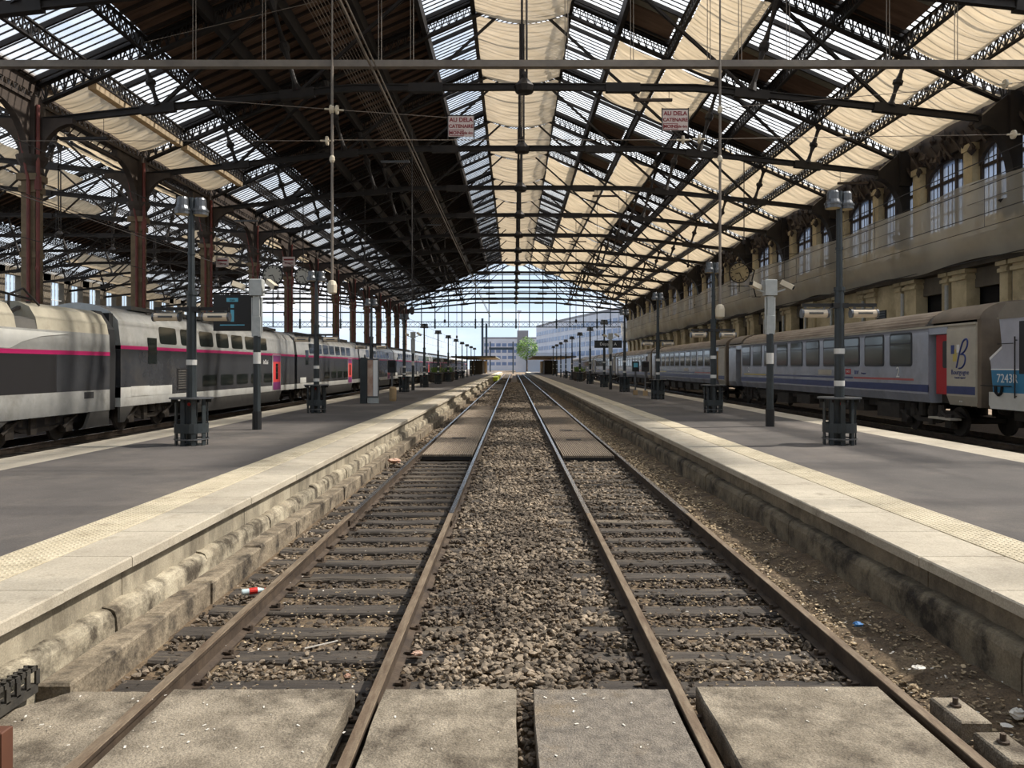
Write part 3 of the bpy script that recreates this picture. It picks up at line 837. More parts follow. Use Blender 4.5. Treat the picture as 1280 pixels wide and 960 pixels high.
# ================================================================== TRACKS
def rail_mesh(y0, y1, mside, mtop):
    b = MB()
    b.prism([(-.07,-.172),(.07,-.172),(.07,-.160),(.012,-.145),(.010,-.045),(.034,-.035),(.036,-.006),(-.036,-.006),(-.034,-.035),(-.010,-.045),(-.012,-.145),(-.07,-.160)], y0, y1, 'Y')
    b.cur = 1
    b.prism([(-.036,-.006),(.036,-.006),(.033,0),(-.033,0)], y0, y1, 'Y')
    return b.mesh('rail', [mside, mtop])
def track(label, cx, gauge_l, gauge_r, y0, y1, near=False, sl_w=2.55, skip=(), endx=None, cat='railway track'):
    t = thing('railway_track', label, cat, (cx, 0, 0))
    if near:
        for gx in (gauge_l, gauge_r):
            r = link('rail', rail_mesh(y0, 11.4, 'rail_side', 'rail_rusty'), t, (gx-cx, 0, 0))
            r = link('rail', rail_mesh(11.406, y1, 'rail_side', 'rail_top'), t, (gx-cx, 0, 0))
            j = MB(); j.box(-.045, .045, 11.1, 11.7, -.125, -.055)
            for q in (11.2, 11.35, 11.5, 11.62): j.tube((-.06, q, -.09), (.06, q, -.09), .012, n=6)
            j.build('fishplate', 'rail_side', r)
    else:
        for gx in (gauge_l, gauge_r): link('rail', rail_mesh(y0, y1, 'rail_side', 'rail_top'), t, (gx-cx, 0, 0))
    y = y0 + (1.42 if near else .3); n = 0
    protos = []
    for q in range(4):
        b = MB(); r = random.Random(q+5)
        i0 = len(b.v); nseg = 10
        for j in range(nseg+1):
            x = -sl_w/2 + sl_w*j/nseg
            w = .118 + r.uniform(-.008, .008); z = -.168 + r.uniform(-.006, .006)
            for (yy, zz) in ((-w, -.32), (-w-.004, z-.02), (-w+.012, z), (w-.012, z+r.uniform(-.004,.004)), (w+.004, z-.02), (w, -.32)):
                b.v.append((x, yy, zz))
        for j in range(nseg):
            for a in range(5): b.f.append((i0+j*6+a+1, i0+j*6+a, i0+(j+1)*6+a, i0+(j+1)*6+a+1)); b.m.append(0)
        b.f.append(tuple(i0+a for a in range(6))); b.f.append(tuple(i0+nseg*6+a for a in reversed(range(6)))); b.m += [0, 0]
        protos.append(b.mesh('sleeper', 'sleeper'))
    fas = MB()
    for gx in (0,):
        fas.box(gx-.15, gx+.15, -.07, .07, -.170, -.158)
        for sx in (-.11, .11):
            fas.tube((gx+sx, 0, -.16), (gx+sx, 0, -.115), .02, n=6); fas.bar((gx+sx, 0, -.14), (gx+sx*.4, 0, -.135), .05, .015)
    fas = fas.mesh('fastening', 'rail_side')
    while y < y1:
        if not any(a < y < c for a, c in skip):
            s = link('sleeper', protos[n % 4], t, (random.uniform(-.03,.03), y + random.uniform(-.02,.02), random.uniform(-.006,.004)))
            s.rotation_euler = (0, 0, random.uniform(-.012, .012))
            if near and y < 32:
                for gx in (gauge_l-cx, gauge_r-cx): link('fastening', fas, s, (gx, 0, 0))
        n += 1; y += .6 if y < 75 else (.6 if near and y < 100 else 1.8)
    return t
TL = (-2.43, -.94); TR = (1.12, 2.61)
tl = track('left one of the two middle tracks, with a red bottle beside it', -1.685, TL[0], TL[1], 3.0, YEND, True, skip=((19.2, 60),))
trk = track('right one of the two middle tracks, sleepers half buried in pale stones', 1.865, TR[0], TR[1], 3.0, YEND, True, skip=((19.2, 60),))
track('empty track between the left platform and the double-deck train', -10.95, -11.7, -10.2, 6, YEND)
track('track that carries the grey double-deck train', -14.45, -15.2, -13.7, 8, YEND)
track('empty track between the right platform and the silver train', 11.4, 10.65, 12.15, 8, YEND)
track('track that carries the silver regional train', 14.9, 14.15, 15.65, 10, YEND)

# slatted crossing mats between the rails
def crossing(label, x0, x1, y0, y1, holes):
    t = thing('crossing_mat', label, 'track mat', ((x0+x1)/2, y0, 0))
    n = 24; w = (x1-x0)/n; cx = (x0+x1)/2
    L = 4.0; ys = y0
    mesh = MB().cbox(-w*.36, w*.36, .01, L-.01, -.10, -.018, .008).mesh('slat', 'crossing_mat')
    base = MB().box(x0-cx+.02, x1-cx-.02, 0, y1-y0, -.17, -.075).build('mat_base', 'darkness', t)
    while ys < y1-1:
        for i in range(n):
            xx = x0 + w*(i+.5) - cx
            if any(abs(xx-hx) < .24 and ys-y0 <= hy < ys-y0+L for hx, hy in holes) and False: continue
            link('slat', mesh, t, (xx, ys-y0, 0))
        ys += L
    for hx, hy in holes:
        MB().box(hx-.22, hx+.22, hy, hy+.30, -.02, -.012).build('lifting_slot', 'rubber', t)
    return t
crossing('ribbed brown crossing mat between the rails of the left middle track', TL[0]+.10, TL[1]-.10, 19.2, 43.2, [(0.0, 4.2)])
crossing('ribbed brown crossing mat with two dark slots in the right middle track', TR[0]+.10, TR[1]-.10, 18.9, 42.9, [(-.05, 3.9), (-.05, 7.4)])

# concrete slabs of the crossing at the near end
def slab(label, poly, m, z1=-.012, h=.16, name='concrete_slab'):
    xs = [p[0] for p in poly]; ys = [p[1] for p in poly]; cx = sum(xs)/len(xs); cy = sum(ys)/len(ys)
    loc = [(x-cx, y-cy) for x, y in poly]; c = .012
    b = MB(); n = len(loc); i = 0
    r = random.Random(int(abs(cx)*100))
    # finely cut outline with small chips
    fine = []
    for a in range(n):
        p, q = loc[a], loc[(a+1) % n]
        for k in range(10):
            t = k/10; d = 0 if k == 0 else r.uniform(-.006, .006)
            dx, dy = q[0]-p[0], q[1]-p[1]; L = math.hypot(dx, dy)
            fine.append((p[0]+dx*t - dy/L*d, p[1]+dy*t + dx/L*d))
    N = len(fine)
    for z, k in ((-h, 1), (-c, 1), (0, .99)):
        for (x, y) in fine: b.v.append((x*k, y*k, z))
    for z in range(2):
        for a in range(N): b.f.append((z*N+a, z*N+(a+1) % N, (z+1)*N+(a+1) % N, (z+1)*N+a)); b.m.append(0)
    b.f.append(tuple(range(2*N, 3*N))); b.m.append(0)
    t = b.build(name, m, None, (cx, cy, z1)); return tag(t, label, 'concrete slab', 'crossing slabs')
slab('stained concrete slab left of the outermost left rail, beside the grate', [(-3.30,2.6),(-2.50,2.6),(-2.50,5.22),(-3.02,5.22),(-3.30,4.9)], 'slab', z1=-.03)
slab('wide pale concrete slab between the two rails of the left middle track', [(-2.33,2.6),(-1.09,2.6),(-1.09,5.22),(-2.33,5.22)], 'slab')
slab('concrete slab with brown stains, left of the gravel gap in the middle', [(-.88,2.6),(.02,2.6),(.02,5.22),(-.88,5.22)], 'slab')
slab('dark grey grainy concrete slab right of the gravel gap in the middle', [(.135,2.6),(1.06,2.6),(1.06,5.22),(.135,5.22)], 'slab_grey')
slab('wide pale concrete slab between the two rails of the right middle track', [(1.26,2.6),(2.52,2.6),(2.52,5.26),(1.26,5.26)], 'slab')
for (y, xx, lab) in ((4.70, 2.77, 'squat concrete block with a bolt, outside the right rail, the one farther off'), (4.22, 2.77, 'squat concrete block with a bolt, outside the right rail, cut by the picture edge')):
    t = thing('sleeper_block', lab, 'concrete block', (xx, y, -.135), 0, 'blocks beside the right rail')
    MB().cbox(0, .19, 0, .36, 0, .135, .01).build('block', 'slab', t)
    b = MB(); b.tube((.09, .22, .135), (.09, .22, .15), .035, n=10); b.tube((.09, .22, .15), (.09, .22, .19), .017, n=6); b.build('bolt', 'rail_side', t)

# ---- loose stones
PHI = (1+5**.5)/2
ICO_V = np.array([(-1,PHI,0),(1,PHI,0),(-1,-PHI,0),(1,-PHI,0),(0,-1,PHI),(0,1,PHI),(0,-1,-PHI),(0,1,-PHI),(PHI,0,-1),(PHI,0,1),(-PHI,0,-1),(-PHI,0,1)])/1.902
ICO_F = np.array([(0,11,5),(0,5,1),(0,1,7),(0,7,10),(0,10,11),(1,5,9),(5,11,4),(11,10,2),(10,7,6),(7,1,8),(3,9,4),(3,4,2),(3,2,6),(3,6,8),(3,8,9),(4,9,5),(2,4,11),(6,2,10),(8,6,7),(9,8,1)])
def stones(name, regions, m, label, flat=.6):
    P = []; S = []
    for (x0, x1, y0, y1, z, dens, s0, s1) in regions:
        n = int((x1-x0)*(y1-y0)*dens)
        p = np.stack([rng.uniform(x0, x1, n), rng.uniform(y0, y1, n), z + rng.uniform(-.03, .025, n)], 1)
        P.append(p); S.append(rng.uniform(s0, s1, n))
    P = np.concatenate(P); S = np.concatenate(S)
    # few stones stay lying on the sleepers
    near_s = np.abs(((P[:, 1] - 4.42 + .3) % .6) - .3) < .125
    mid = (P[:, 0] > -.62) & (P[:, 0] < .66)
    keep = ~near_s | mid | (P[:, 1] > 45) | (P[:, 1] < 5.24) | (P[:, 0] > 2.66) | (rng.random(len(P)) < (.30 if name != 'leaf_litter' else .5))
    P = P[keep]; S = S[keep]; n = len(P)
    sc = S[:, None] * rng.uniform(.5, 1.3, (n, 3)) * np.array([1, 1, flat])
    V = ICO_V[None] * rng.uniform(.55, 1.3, (n, 12, 1)) * sc[:, None, :]
    a = rng.uniform(0, 2*PI, n); t = rng.uniform(-.6, .6, n)
    ca, sa, ct, st_ = np.cos(a)[:, None], np.sin(a)[:, None], np.cos(t)[:, None], np.sin(t)[:, None]
    y1_ = V[..., 1]*ct - V[..., 2]*st_; z1_ = V[..., 1]*st_ + V[..., 2]*ct
    x2 = V[..., 0]*ca - y1_*sa; y2 = V[..., 0]*sa + y1_*ca
    V = np.stack([x2, y2, z1_], 2) + P[:, None, :]
    F = (ICO_F[None] + (np.arange(n)*12)[:, None, None]).reshape(-1, 3)
    me = bpy.data.meshes.new(name)
    me.vertices.add(n*12); me.vertices.foreach_set('co', V.reshape(-1).astype(np.float32))
    nf = len(F); me.loops.add(nf*3); me.loops.foreach_set('vertex_index', F.reshape(-1).astype(np.int32))
    me.polygons.add(nf); me.polygons.foreach_set('loop_start', (np.arange(nf)*3).astype(np.int32))
    me.materials.append(MATS[m]); me.update(calc_edges=True); me.shade_flat()
    return tag(link(name, me), label, 'gravel', kind='stuff')
stones('ballast_gravel', [
    (-.86, 1.04, 5.24, 9, -.165, 620, .020, .036), (-.86, 1.04, 9, 16, -.165, 430, .024, .040), (-.86, 1.04, 16, 45, -.165, 160, .035, .055),
    (-.86, 1.04, 45, 110, -.17, 45, .06, .09), (-.3, .5, 5.24, 12, -.14, 300, .022, .040), (.03, .13, 2.8, 5.24, -.13, 900, .02, .032),
    (-2.98, -2.50, 5.24, 12, -.19, 420, .020, .034), (-2.98, -2.50, 12, 45, -.19, 130, .035, .05),
    (1.20, 2.53, 5.26, 6.6, -.175, 600, .020, .034), (-2.34, -1.04, 5.24, 6.4, -.185, 520, .018, .032),
    (1.20, 2.53, 12, 19, -.165, 260, .026, .042), (1.20, 2.53, 43, 75, -.165, 60, .05, .07),(-2.34, -1.04, 43, 75, -.165, 60, .05, .07),
    ], 'stone', 'grey brown crushed stone ballast between and beside the middle rails')
stones('dark_ballast_gravel', [(-2.34, -1.04, 6.4, 19, -.205, 380, .020, .036), (1.20, 2.53, 6.6, 12, -.19, 430, .020, .036)], 'stone_dark', 'dark oily stone ballast between the sleepers', .5)
stones('leaf_litter', [(2.68, 3.05, 4.0, 12, -.125, 900, .010, .026), (3.05, 3.44, 4.0, 12, -.06, 700, .008, .020), (2.66, 3.44, 12, 40, -.07, 220, .018, .036), (1.2, 2.5, 5.3, 8.5, -.155, 160, .008, .016), (-2.3, -1.1, 5.3, 8, -.155, 160, .008, .016)], 'debris', 'dry leaves, cigarette ends and grit along the right kerb', .3)
b = MB(); r = random.Random(3)
for q in range(260):
    x, y = r.choice(((r.uniform(2.68, 3.42), r.uniform(4.3, 14)), (r.uniform(2.7, 3.2), r.uniform(4.3, 8)), (r.uniform(1.3, 2.5), r.uniform(4.3, 12)), (r.uniform(-2.9, -1.1), r.uniform(4.3, 12)), (r.uniform(-3.2, 1), r.uniform(4.3, 5.2))))
    z = -.008 if y < 5.2 and x < 2.5 else (-.12 + .14*(x-2.66)/.82 if x > 2.66 else -.14); s = r.uniform(.004, .014); a = r.uniform(0, 6)
    c_, s_ = math.cos(a)*s, math.sin(a)*s
    b.bar((x-c_, y-s_, z), (x+c_, y+s_, z+.002), s*.9, .002)
tag(b.build('paper_scraps', 'paper'), 'small white paper scraps scattered over track and slabs', 'litter', kind='stuff')

# crumpled pieces large enough to point at
def crumple(name, label, cat, loc, size, m, flat=.5, seed=1):
    r = random.Random(seed); b = MB()
    n = 7
    for i in range(n+1):
        for j in range(10):
            th = PI*i/n; ph = 2*PI*j/10; k = size*r.uniform(.65, 1.15)
            b.v.append((k*math.sin(th)*math.cos(ph), k*.8*math.sin(th)*math.sin(ph), k*flat*math.cos(th)))
    for i in range(n):
        for j in range(10): b.f.append((i*10+j, i*10+(j+1) % 10, (i+1)*10+(j+1) % 10, (i+1)*10+j)); b.m.append(0)
    return tag(b.build(name, m, None, loc), label, cat)
crumple('crumpled_wrapper', 'crumpled blue plastic wrapper on the dirt along the right kerb', 'wrapper', (2.97, 6.55, -.02), .045, 'blue_scrap', .5, 2)
crumple('crumpled_paper', 'crumpled white paper on the dirt beside the block with a bolt', 'paper', (3.22, 4.86, -.02), .05, 'paper', .7, 3)
crumple('crumpled_paper', 'flat white paper scrap lying in the dirt in front of the crumpled one', 'paper', (3.06, 4.72, -.03), .04, 'paper', .2, 4)
crumple('plastic_bag', 'pale torn plastic bag on the dirt, below the blue wrapper', 'bag', (2.98, 5.6, -.02), .05, 'paper', .35, 5)
crumple('crumpled_cloth', 'crumpled pale red and white packaging lying outside the left rail, far down the track', 'packaging', (-2.86, 18.2, -.06), .17, 'orange_scrap', .35, 6)
crumple('orange_peel', 'orange brown peel between the rails of the left track near the slab', 'peel', (-1.26, 5.75, -.14), .03, 'orange_scrap', .6, 7)
crumple('food_wrapper', 'pale wrapper scrap right of the inner left rail', 'wrapper', (-.78, 6.15, -.12), .05, 'orange_scrap', .4, 8)
t = thing('wooden_stick', 'thin pale stick lying between the rails of the left track', 'stick', (-1.6, 6.3, -.12)); MB().bar((-.12, -.05, 0), (.12, .1, .01), .008).build('twig', 'paper', t)

# red-labelled bottle
t = thing('plastic_bottle', 'clear plastic bottle with a red label and cap outside the left rail', 'bottle', (-2.66, 7.75, -.09), math.radians(-62))
b = MB(); prof = [(-.11,.028),(-.10,.032),(-.04,.031),(.05,.031),(.08,.022),(.10,.012),(.115,.012)]
for (a, ra), (c, rc) in zip(prof[:-1], prof[1:]): b.tube((0, a, 0), (0, c, 0), ra, rc, 12)
b.build('bottle_body', 'bottle', t, smooth=True)
MB().tube((0, -.035, 0), (0, .045, 0), .0335, n=12).build('bottle_label', 'red', t)
MB().tube((0, .115, 0), (0, .135, 0), .015, n=10).build('cap', 'red', t)

# black grate by the left kerb
t = thing('drain_grate', 'black plastic grid tray lying against the left platform footing', 'grate', (-3.50, 5.02, -.02))
b = MB()
for i in range(6): b.box(-.14+.056*i, -.128+.056*i, 0, .62, .10, .13)
for i in range(12): b.box(-.14, .152, .055*i, .055*i+.012, .10, .13)
b.build('grid', 'black_plastic', t)
b = MB()
for i in range(7): b.box(.14, .155, .1*i, .1*i+.04, 0, .10); b.box(-.14, -.13, .1*i, .1*i+.04, 0, .10)
b.box(-.14, .155, 0, .62, -.05, .01); b.build('tray', 'black_plastic', t)
t.location = (-3.37, 4.52, .05)
t = thing('rusty_post', 'rust brown square post cut off by the lower left corner', 'post', (-2.20, 3.20, -.03)); MB().cbox(-.045, .045, -.045, .045, 0, .33, .006).build('post_shaft', 'rust_post', t)
t.location = (-2.71, 4.00, -.04)

# ================================================================== TRAINS
def end_cap(b, prof, y, flip=False):
    i = len(b.v)
    for p in prof: b.v.append((p[0], y, p[1]))
    f = tuple(range(i, i+len(prof)))
    b.f.append(f if not flip else f[::-1]); b.m.append(b.cur)
def window_plate(y0, y1, z0, z1, x, s, r=.08, t=.03):
    """rounded plate standing on a side wall; s = +1 faces +x"""
    pts = []
    for cx, cz, a0 in ((y1-r, z1-r, 0), (y0+r, z1-r, 90), (y0+r, z0+r, 180), (y1-r, z0+r, 270)):
        for q in range(4):
            a = math.radians(a0+30*q); pts.append((cx+r*math.cos(a), cz+r*math.sin(a)))
    return pts
def bogie(parent, y, s, xs, name='bogie', wheel=.46, m='bogie'):
    b = MB()
    for dy in (-1.35, 1.35):
        for sx in (-1, 1): b.tube((sx*.70, y+dy, wheel), (sx*.80, y+dy, wheel), wheel, n=20)
        b.tube((-.8, y+dy, wheel), (.8, y+dy, wheel), .08, n=8)
        for sx in (-1, 1):
            b.box(sx*1.05-.1, sx*1.05+.1, y+dy-.18, y+dy+.18, wheel-.2, wheel+.22)
            b.tube((sx*1.05, y+dy*.62, .55), (sx*1.05, y+dy*.62, .95), .11, n=10)
            b.tube((sx*1.16, y+dy-.35, wheel-.05), (sx*1.16, y+dy+.35, wheel+.28), .05, n=8)
    for sx in (-1, 1):
        b.prism([(y-1.9,.62),(y-1.5,.80),(y-.7,.78),(y-.4,.5),(y+.4,.5),(y+.7,.78),(y+1.5,.80),(y+1.9,.62),(y+1.2,.52),(y+.6,.35),(y-.6,.35),(y-1.2,.52)], sx*1.0-.06, sx*1.0+.06, 'X')
        b.tube((sx*1.02, y-.35, .55), (sx*1.02, y-.35, 1.0), .14, n=10); b.tube((sx*1.02, y+.35, .55), (sx*1.02, y+.35, 1.0), .14, n=10)
        b.box(sx*1.12-.05, sx*1.12+.05, y-.5, y-.25, .3, .9)
    return b.build(name, m, parent)

# --- double-deck train on the left (its right side, x = +, faces the platform)
TLX = -14.45
HW = 1.46
P_up = [(HW-.0,2.90),(HW-.09,3.72),(HW-.34,4.02),(HW-.72,4.20),(HW-1.1,4.28),(0,4.32)]
def mirror(pr): return pr + [(-x, z) for x, z in reversed(pr) if x > 1e-6]
def duplex(idx, y0, y1, first=False, door=True):
    lab = {0: 'double-deck carriage behind the power car, first one with two rows of windows', 1: 'second double-deck carriage counted from the power car'}.get(idx, ORD[min(idx, 13)] + ' double-deck carriage counted from the power car')
    t = thing('train_carriage', lab, 'train carriage', (TLX, y0, 0), 0, 'double-deck train on the left')
    L = y1-y0
    def shell(nm, prof, m, a=0.0, c=None, closed=True):
        b = MB(); pr = mirror(prof)
        b.sheet(pr, a, c or L, 1)
        if closed: end_cap(b, pr, a); end_cap(b, pr, c or L, True)
        return b.build(nm, m, t, smooth=False)
    g = .22
    shell('upper_body', P_up, 't_grey', g, L-g)
    shell('pink_stripe', [(HW+.006, 2.78), (HW+.006, 2.90)], 't_pink', g, L-g, False)
    b = MB(); b.box(-HW, HW, g, L-g, 1.16, 2.78); b.build('middle_body', 't_dark', t)
    b = MB(); b.box(-HW+.003, HW-.003, g, L-g, .86, 1.16); b.build('lower_stripe', 't_white', t)
    bog = 3.1
    b = MB()
    ya, yb = (bog+2.3, L-bog+.4)
    b.prism([(ya, .86), (yb, .86), (yb-.5, .30), (ya+.6, .30)], -HW+.02, HW-.02, 'X'); b.build('skirt', 't_skirt', t)
    if first:
        b = MB(); b.prism([(g, .86), (1.15, .86), (.5, .35), (g, .35)], HW-.1, HW-.02, 'X'); b.build('skirt', 't_skirt', t)
        MB().box(HW-.2, HW+.004, g, 4.0, 1.16, 1.5).build('corner_panel', 't_white', t)
    bogie(t, bog-.2, 1, HW); 
    if idx > 5: pass
    # gangway and ends
    MB().box(-1.2, 1.2, -.02 if first else -.25, g+.02, .9, 3.95).build('gangway', 'rubber', t)
    # windows upper and lower
    n = 7; sp = (40.9-28.7)/6.8
    b0 = 3.75
    for j in range(7 if L > 20 else 7):
        ya = b0 + 1.79*j
        pts = window_plate(ya-.70, ya+.70, 3.03, 3.66, 0, 1, .12)
        def ph(z):     # body surface x at height z
            for (x1, z1), (x2, z2) in zip(P_up[:-1], P_up[1:]):
                if z1 <= z <= z2: return x1+(x2-x1)*(z-z1)/(z2-z1)
            return HW
        b = MB(); i = len(b.v)
        for off in (-.03, .012):
            for (yy, zz) in pts: b.v.append((ph(zz)+off, yy, zz))
        k = len(pts)
        b.f.append(tuple(range(k, 2*k))); b.m.append(0)
        for q in range(k): b.f.append((q, (q+1) % k, k+(q+1) % k, k+q)); b.m.append(0)
        b.build('upper_window', 't_glass', t)
    for j in range(6):
        ya = 7.6 + 1.95*j if j < 6 else 0
        if 15.7 < ya < 18.2: continue
        MB().prism(window_plate(ya-.75, ya+.75, 1.36, 1.84, 0, 1, .1), HW-.02, HW+.010, 'X').build('lower_window', 't_glass', t)
    # door
    if door:
        dy = L-4.3
        MB().box(HW-.02, HW+.012, dy-.08, dy+1.38, .90, 2.84).build('door_frame', 't_white', t)
        dr = MB().box(HW-.02, HW+.02, dy, dy+1.3, .93, 2.80).build('door', 't_red', t)
        MB().box(HW, HW+.026, dy+.45, dy+.85, 1.5, 2.35).build('door_window', 't_glass', dr)
        MB().box(HW, HW+.023, dy, dy+1.3, .93, 1.35).build('door_panel', 't_magenta', dr)
        MB().box(HW, HW+.023, dy, dy+1.3, 2.45, 2.80).build('door_panel', 't_magenta', dr)
    # vents and hatches near the end
    MB().box(HW-.02, HW+.012, 2.1, 2.75, 2.30, 3.22).build('end_window', 't_glass', t)
    v = MB().box(HW-.02, HW+.010, 4.4, 5.5, 1.28, 2.12).build('vent_frame', 't_black', t)
    b = MB()
    for q in range(8): b.box(HW, HW+.025, 4.5, 5.4, 1.34+.095*q, 1.38+.095*q)
    b.build('louvre', 't_skirt', v)
    MB().box(HW-.02, HW+.014, .9, 2.2, 1.18, 1.52).build('hatch', 't_white', t)
    # roof ridge details
    b = MB(); b.box(-.9, .9, 2.0, L-2, 4.20, 4.34); b.build('roof_plate', 't_skirt', t)
    for q in range(3): MB().box(.95, 1.0, 3+5*q, 6+5*q, 4.10, 4.16).build('roof_rail', 't_skirt', t)
    return t
dc0 = duplex(0, 24.9, 45.3, True)
yc = 45.35; k = 1
while k <= 9:
    dc = duplex(k, yc, yc+18.6); yc += 18.65; k += 1
# lettering beside the first door
letters('lettering', 'inOui', .34, 'white', dc0, (HW+.012, 14.9, 2.42), (PI/2, 0, PI/2))

pc = thing('power_car', 'windowless grey power car at the near end of the double-deck train', 'locomotive', (TLX, 8.0, 0))
L = 16.45
b = MB(); pr = mirror([(HW, 2.66), (HW-.02, 3.22)]); b.sheet(pr, 0, L, 1); b.build('upper_side', 't_grey', pc)
b = MB(); pr = mirror([(HW-.04, 3.22), (HW-.10, 3.55), (HW-.28, 3.85), (HW-.60, 3.99), (0, 4.03)]); b.sheet(pr, 12.8, L, 1); end_cap(b, pr, 12.8); end_cap(b, pr, L, True); b.build('roof', 't_roof', pc)
b = MB(); b.sheet(pr, 0, 11.9, 1); end_cap(b, pr, 0); end_cap(b, pr, 11.9, True); b.build('roof', 't_roof', pc)
b = MB(); pr2 = mirror([(HW-.05, 3.22), (HW-.12, 3.48), (HW-.4, 3.56), (0, 3.58)]); b.sheet(pr2, 11.9, 12.8, 1); b.build('roof_well', 't_skirt', pc)
b = MB(); b.path([(HW-.3, 12.0, 3.5), (HW-.3, 12.0, 4.1), (HW-.5, 12.9, 4.35), (HW-.3, 13.3, 3.9)], .03); b.path([(HW-.7, 12.0, 3.5), (HW-.7, 12.2, 4.2), (HW-.7, 13.6, 4.1)], .035); b.bar((HW-.5, 12.2, 3.6), (HW-.6, 13.3, 4.0), .1, .08); b.build('pantograph_linkage', 'iron', pc)
MB().box(-HW, HW, 0, L, 2.54, 2.66).build('pink_stripe', 't_pink', pc)
MB().box(-HW+.004, HW-.004, 0, L, 1.46, 2.54).build('dark_band', 't_black', pc)
MB().box(-HW, HW-.002, 13.6, L, 1.46, 2.54).build('side_panel', 't_dark', pc)
MB().box(-HW+.002, HW-.002, 0, L, .80, 1.46).build('lower_side', 't_grey', pc)
MB().box(HW-.05, HW+.01, 15.0, 15.5, 1.22, 1.42).build('marker_plate', 't_dark', pc)
# white swoosh rising towards the nose
pts = [(11.2, 2.68)] + [(11.2+2.6*math.sin(q/8*PI/2), 2.68+.54*(1-math.cos(q/8*PI/2))) for q in range(1, 9)]
b = MB(); b.prism([(4.0, 2.68), (11.6, 2.68), (12.1, 2.86), (12.9, 3.03), (14.2, 3.15), (4.0, 3.21)], HW-.03, HW+.004, 'X'); b.build('white_swoosh', 't_white', pc)
b = MB(); b.prism([(0, .80), (11.6, .80), (10.6, .28), (0, .28)], HW-.12, HW-.03, 'X'); b.prism([(15.4, .80), (L, .80), (L, .32), (15.1, .32)], HW-.12, HW-.03, 'X'); b.build('skirt', 't_skirt', pc)
MB().box(-1.1, 1.1, 0, L, .5, .82).build('underframe', 't_black', pc)
bogie(pc, 13.4, 1, HW)
MB().prism([(-HW+.1,.8),(HW-.06,.8),(HW-.03,2.6),(HW-.08,3.4),(HW-.5,4.0),(-HW+.4,4.0),(-HW,3.2)], L, L+.42, 'Y').build('gangway', 'rubber', pc)

